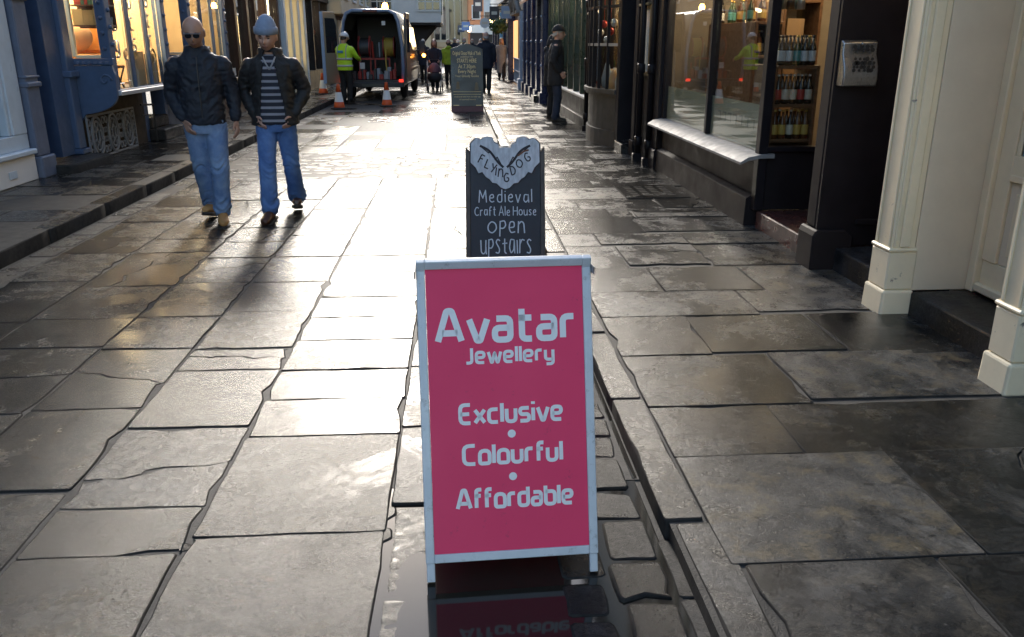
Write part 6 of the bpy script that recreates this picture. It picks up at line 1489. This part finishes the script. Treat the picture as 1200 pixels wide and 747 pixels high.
    if top:
        j = top_shape()
        if hood == 'collar':    # stand-up collar
            for k in range(1): j.ring((0,.016,1.492), .090, .020, 'z', 24, 8, 1.0, .95); j.ring((0,.030,1.516), .094, .014, 'z', 24, 8, 1.0, .95)
        if hood is True: j.ball((0,.10,1.47), .10, sc=(1.15,.7,.7))
        if skirt: loft(j, [((0,.01,z), rx, ry) for z, rx, ry in skirt], 24, 2.4)
        jo = fuse(j, topname, top, root, max(.011, vox), 3, fold_cloth(ampj, seed=seed), cut, .012 if cut else 0)
    # ---- hair and hats
    def cap(name, m, r, z0, back=0, tall=1.0, front=.0, sl=0):
        h = MB(); h.M = Matrix.Translation(hc) @ rot
        V = []; Fc = []; n = 24; mm = 9
        for q in range(mm+1):
            ph = (math.pi/2)*(q/mm)
            for k in range(n):
                t = 2*math.pi*k/n; fr = -math.cos(t)
                zb = z0 + front*max(0, -fr*-1 if False else math.cos(t)) - back*max(0, -math.cos(t))
                x = r[0]*math.cos(ph)*math.sin(t); y = -r[1]*math.cos(ph)*math.cos(t)+.006+sl*math.sin(ph); z = zb*(1-math.sin(ph)) + (zb*0+ r[2]*tall)*math.sin(ph)
                V.append((x, y, z))
        for q in range(mm):
            for k in range(n): Fc.append((q*n+k, q*n+(k+1) % n, (q+1)*n+(k+1) % n, (q+1)*n+k))
        Fc.append(tuple(range(n))[::-1]); h.add(V, Fc); return h.build(name, m, root, smooth=True)
    if hair:
        kind, m = hair
        if kind == 'short': cap('hair', m, (.090,.113,.137), -.01, .07, 1.0, .065)
        if kind == 'long':
            h = MB(); h.M = Matrix.Translation(hc) @ rot
            h.ball((0,.022,.028), .108, 18, 12, (.92,1.02,1.08)); h.tube([(0,.05,.05),(0,.07,-.06),(0,.07,-.18),(0,.06,-.24)], [.085,.10,.10,.06], 14, 1.05)
            for sx in (-1,1): h.tube([(sx*.06,-.02,.07),(sx*.082,-.015,-.02),(sx*.08,-.02,-.14),(sx*.07,-.02,-.2)], [.03,.034,.034,.015], 8)
            fuse(h, 'hair', m, root, .014, 2)
    if hat:
        kind, m = hat
        if kind == 'beanie':
            o = cap('beanie', m, (.0965,.117,.178), .034, .055, 1.0, .012, .035)
            h = MB(); h.M = Matrix.Translation(hc) @ rot; V = []
            n = 28; Fc = []
            for (g_, dz) in ((.0,-.012),(.006,-.008),(.008,.02),(.004,.045),(-.004,.05)):
                for k in range(n):
                    t = 2*math.pi*k/n; zb = .034 + .012*max(0, math.cos(t)) - .055*max(0, -math.cos(t)); V.append(((.0965+g_)*math.sin(t), -(.115+g_)*math.cos(t)+.006, zb+dz))
            for q in range(4):
                for k in range(n): Fc.append((q*n+k, q*n+(k+1) % n, (q+1)*n+(k+1) % n, (q+1)*n+k))
            h.add(V, Fc).build('beanie_cuff', m, o, smooth=True)
        if kind == 'helmet':
            o = cap('helmet', m, (.118,.138,.158), .03, .02); h = MB(); h.M = Matrix.Translation(hc) @ rot; h.prism([(.118*math.sin(6.283*i/20), -.150*math.cos(6.283*i/20)-.01) for i in range(20)], 'z', .02, .032); h.build('brim', m, o)
        if kind == 'cap':
            o = cap('flat_cap', m, (.100,.122,.125), .055, .03); h = MB(); h.M = Matrix.Translation(hc) @ rot; h.prism([(-.08,-.08),(.08,-.08),(.065,-.145),(.0,-.165),(-.065,-.145)], 'z', .045, .06); h.build('peak', m, o, bevel=.004)
        if kind == 'hat':
            o = cap('hat', m, (.098,.120,.162), .05, .01); h = MB(); h.M = Matrix.Translation(hc) @ rot; h.prism([(.120*math.sin(6.283*i/22), -.140*math.cos(6.283*i/22)) for i in range(22)], 'z', .042, .054); h.build('brim', m, o)
        if kind == 'hood': cap('hood', m, (.110,.132,.155), -.02, .10, 1.0, .06)
    return root, hc, rot
# ---- man in sunglasses, right hand in pocket
GLS = mat('sunglass_lens', (.008,.008,.010), .06, spec=.8); GLF = mat('sunglass_frame', (.30,.30,.32), .3, metal=.6)
p1, hc, rot = person('bald man in sunglasses, dark jacket, faded jeans and tan boots, walking', (-2.235, 7.66, 0), R(9), 1.765, SKIN2, JKT, DENIM_L, TANB, True,
    feet=[((.075,-.10,.090), R(6), R(3)), ((-.06,.24,.105), R(-8), R(-13))], knees=[(.095,-.105,.50), (-.075,.02,.49)],
    arms=[((.205,.01,1.405),(.250,.040,1.13),(.262,-.015,.905)), ((-.205,.01,1.405),(-.258,.062,1.13),(-.160,-.055,.915))],
    vox=.010, head=(19,0,1), head_c=(-.005,-.065,1.632), hood='collar', ampj=.014, ampl=.014, seed=2,
    torso=[(.88,.172,.135),(.96,.180,.140),(1.05,.176,.134),(1.2,.184,.136),(1.33,.192,.132),(1.39,.186,.122),(1.44,.160,.105),(1.48,.105,.088),(1.51,.088,.082)], sleeve=(.076,.062,.048), legr=(.100,.076,.072))
g_ = MB(); g_.M = Matrix.Translation(hc) @ rot
for sx in (-1, 1): g_.prism([(sx*.032+.027*math.cos(6.283*i/14), .008+.020*math.sin(6.283*i/14)) for i in range(14)], 'y', -.119, -.114)
sg = g_.build('sunglasses', GLS, p1); g_ = MB(); g_.M = Matrix.Translation(hc) @ rot
g_.box(-.06,.06,-.120,-.113,.024,.029)
for sx in (-1, 1): g_.box(sx*.060, sx*.066, -.119, .0, .018, .026); g_.box(sx*.066, sx*.086, -.02, .01, .016, .024)
g_.build('sunglass_frame', GLF, sg)
zp = MB().tube([(0,-.128,.93),(0,-.140,1.05),(0,-.142,1.2),(0,-.134,1.34),(0,-.112,1.44)], .005, 6).build('zip', BLKM, p1)
# ---- man in beanie, hands in pockets
def jcut(co, no):
    if co.y > -.02: return False
    w = .035 + .07*max(0, min(1, (1.46-co.z)/.5)); w = w if co.z > .85 else w + .02
    return -w*1.0 - .01 < co.x < w + .0 and co.z < 1.50 and abs(co.x) < .16
p2, hc, rot = person('man in grey-blue beanie, open black jacket, striped sweater and jeans, walking', (-1.665, 7.88, 0), R(4), 1.745, SKIN, JKT2, DENIM, BROWNS, False,
    feet=[((.10,.31,.105), R(4), R(-14)), ((-.09,-.20,.088), R(-12), R(8))], knees=[(.10,.06,.49), (-.09,-.14,.50)],
    arms=[((.200,.01,1.405),(.272,.070,1.15),(.165,-.050,.945)), ((-.200,.01,1.405),(-.272,.065,1.15),(-.165,-.055,.945))],
    vox=.010, head=(15,2,-4), head_c=(-.01,-.06,1.622), hood='collar', hat=('beanie', BEANIE), cut=jcut, under=SWEATER, ampj=.013, ampl=.014, seed=5,
    torso=[(.86,.212,.148),(.92,.206,.146),(1.05,.186,.136),(1.2,.190,.136),(1.33,.198,.134),(1.39,.192,.122),(1.44,.150,.100),(1.48,.10,.082),(1.50,.086,.076)], sleeve=(.076,.062,.048), legr=(.098,.076,.082))
vc = MB(); 
for sx in (-1, 1): vc.tube([(sx*.055,-.085,1.455),(sx*.03,-.104,1.40),(0,-.116,1.345)], .007, 6)
vc.build('neckline', mat('pale_trim', (.40,.40,.42), .8), p2, smooth=True)
# ---- worker in hi-vis at the van
p3, _, _ = person('worker in yellow hi-vis vest and white helmet leaning into the van', (-2.98, 23.35, 0), R(158), 1.80, SKIN, HIVIS, BLKT, SOLE, True, topname='hi_vis_vest', hat=('helmet', mat('white_helmet', (.62,.63,.64), .3)), hair=('short', HAIR_D),
    arms=[((.20,-.02,1.40),(.26,-.16,1.18),(.20,-.40,1.15)), ((-.20,-.02,1.40),(-.26,-.14,1.18),(-.22,-.38,1.10))], head=(18,0,0), vox=.016, sleeve=(.08,.06,.05), torso=[(.84,.20,.145),(.92,.20,.145),(1.05,.195,.138),(1.2,.20,.14),(1.33,.205,.138),(1.39,.192,.122),(1.44,.150,.100),(1.48,.098,.08),(1.50,.085,.075)], ampj=.007, seed=3)
bp_ = MB().box(-.08,.08,-.004,.004,-.03,.03).build('back_print', mat('teal_print', (.05,.25,.45), .6), p3); bp_.location = (.03,.163,1.30)
for z, rx, ry in ((.93,.211,.156), (1.10,.209,.152)):
    b = MB(); loft(b, [((0,.01,z), rx, ry), ((0,.01,z+.05), rx, ry)], 24, 2.5); b.build('reflective_band', SILVERB, p3, smooth=True)
for sx in (-1, 1): MB().tube([(sx*.12,.148,1.15),(sx*.12,.152,1.3),(sx*.125,.12,1.42),(sx*.125,.05,1.47)], .022, 6, .4).build('reflective_band', SILVERB, p3)
# ---- man gazing into the window and companion behind
longt = [(.70,.20,.15),(.80,.205,.155),(.92,.20,.15),(1.05,.195,.145),(1.2,.20,.145),(1.33,.205,.14),(1.41,.19,.118),(1.46,.13,.095),(1.50,.09,.08)]
pocket = [((.20,.01,1.41),(.265,.06,1.14),(.20,-.08,.95)), ((-.20,.01,1.41),(-.265,.06,1.14),(-.20,-.08,.95))]
person('man in dark coat and brimmed hat looking into the green shop window', (1.93, 16.7, .055), R(82), 1.80, SKIN, DARKC, DENIM_D, SOLE, hat=('hat', DARKC), hair=('short', HAIR_G), torso=longt, arms=pocket, vox=.016, hood='collar', seed=6)
person('person in dark hooded coat half hidden behind the hatted man', (1.93, 17.7, .055), R(80), 1.64, SKIN, DARKC, BLKT, SOLE, hat=('hood', DARKC), torso=longt, arms=pocket, vox=.02, hood=True, seed=7)
# ---- passers-by further up the street
walk = dict(feet=[((.08,-.16,.085), 0, 0), ((-.08,.20,.10), 0, R(-14))], knees=[(.085,-.10,.50), (-.085,.02,.48)])
push = [((.19,.0,1.40),(.23,-.10,1.14),(.18,-.36,1.04)), ((-.19,.0,1.40),(-.23,-.10,1.14),(-.18,-.36,1.04))]
person('woman in dark top pushing a pram up the street', (-.76, 29.55, 0), 0, 1.66, SKIN, NAVYC, DENIM_D, SOLE, hair=('long', HAIR_R), arms=push, vox=.02, seed=8, **walk)
lm = person('person in lime green hooded jacket walking away past the pram', (-.30, 32.0, 0), R(180), 1.66, SKIN, LIME, BLKT, SOLE, hair=('short', HAIR_D), vox=.02, hood=True, seed=9, **walk)[0]
nv = person('grey-haired man in navy coat walking away beside the tall ghost walk board', (.92, 27.3, .055), R(176), 1.82, SKIN, NAVYC, BLKT, SOLE, hair=('short', HAIR_G), torso=longt, vox=.02, hood='collar', seed=10, **walk)[0]
gw = person('blonde woman in long grey coat carrying a white bag', (1.88, 36.6, .055), 0, 1.68, SKIN, GREYC, BLKT, BROWNS, hair=('long', HAIR_B), vox=.02, seed=11, topname='coat', skirt=[(.30,.20,.17),(.5,.19,.165),(.75,.19,.15),(.95,.18,.14)], **walk)[0]
MB.world = False
bag = thing('carrier_bag', 'white carrier bag held by the blonde woman in grey', 'bag', (2.22, 36.5, .62)); MB().ball((0,0,.20), .2, 14, 9, (.75,.5,1.0)).build('pouch', mat('white_plastic', (.72,.72,.70), .4), bag, smooth=True); MB().ring((0,0,.42), .09, .012, 'y').build('handle', mat('white_plastic', (.72,.72,.70), .4), bag)
# more walkers far off: own coats, shared shapes
spots = [(-1.35, 35.5, 0, 'dark-haired walker in dark clothes behind the van', nv), (-1.0, 39.5, 180, 'walker in lime jacket far past the van', None), (.35, 40.5, 175, 'dark-coated walker far beyond the ghost walk board', nv), (-.1, 46, 5, 'dark-coated walker near the white jettied house', nv), (.9, 50, 178, 'dark-coated walker in front of the far hanging signs', nv), (1.5, 55, 0, 'dark-coated walker by the far blue shops', nv), (.1, 58, 180, 'dark-coated walker close to the golden church', nv)]
for i, (x, y, a, lab, src) in enumerate(spots):
    if src is None: continue
    o = copy_tree(src); o.location = (x, y, 0 if x < .65 else .055); o.rotation_euler = (0, 0, R(a)); o['label'] = lab; o['group'] = 'walkers far up the street'; o.scale = [v*(.93+.02*(i % 4)) for v in o.scale]
# ---- pram
pr = thing('pram', 'black pushchair with plum hood pushed by the woman', 'pram', (-.76, 28.95, 0)); PB = mat('pram_fabric', (.02,.02,.024), .7); PLUM = mat('plum_fabric', (.10,.045,.06), .7); PF = mat('pram_frame', (.45,.46,.48), .35, metal=.7)
for x, y, r_ in ((-.26,.22,.14), (.26,.22,.14), (-.20,-.36,.10), (.20,-.36,.10)):
    w = MB().ring((0,0,0), r_-.025, .025, 'x', 22, 6).build('wheel', TYRE, pr, smooth=True); w.location = (x, y, r_)
    MB().tube([(-.02,0,0),(.02,0,0)], r_*.5, 12).build('hub', PF, w)
for s in (-1, 1): MB().tube([(s*.26,.22,.14),(s*.24,-.1,.5),(s*.23,.35,1.02)], .014, 8).build('frame', PF, pr, smooth=True); MB().tube([(s*.20,-.36,.10),(s*.23,.0,.55)], .014, 8).build('frame', PF, pr)
MB().tube([(-.23,.35,1.02),(.23,.35,1.02)], .018, 8).build('handle', PB, pr)
loft_m = MB(); loft(loft_m, [((0,-.1,.32),.17,.22),((0,-.1,.42),.23,.32),((0,-.08,.60),.24,.34)], 18); loft_m.build('carrycot', PB, pr, smooth=True)
hd = MB()
for i in range(7):
    t = R(-10+20*i); pass
V = []; Fc = []
for i in range(8):
    a = R(5+22*i); 
    for k in range(9):
        q = math.pi*k/8; V.append((.24*math.cos(q), .10-.30*math.cos(a)*math.sin(q)*.9, .60+.34*math.sin(a)*math.sin(q)))
for i in range(7):
    for k in range(8): Fc.append((i*9+k, i*9+k+1, (i+1)*9+k+1, (i+1)*9+k))
hd.add(V, Fc); hd.build('hood', PLUM, pr, smooth=True)
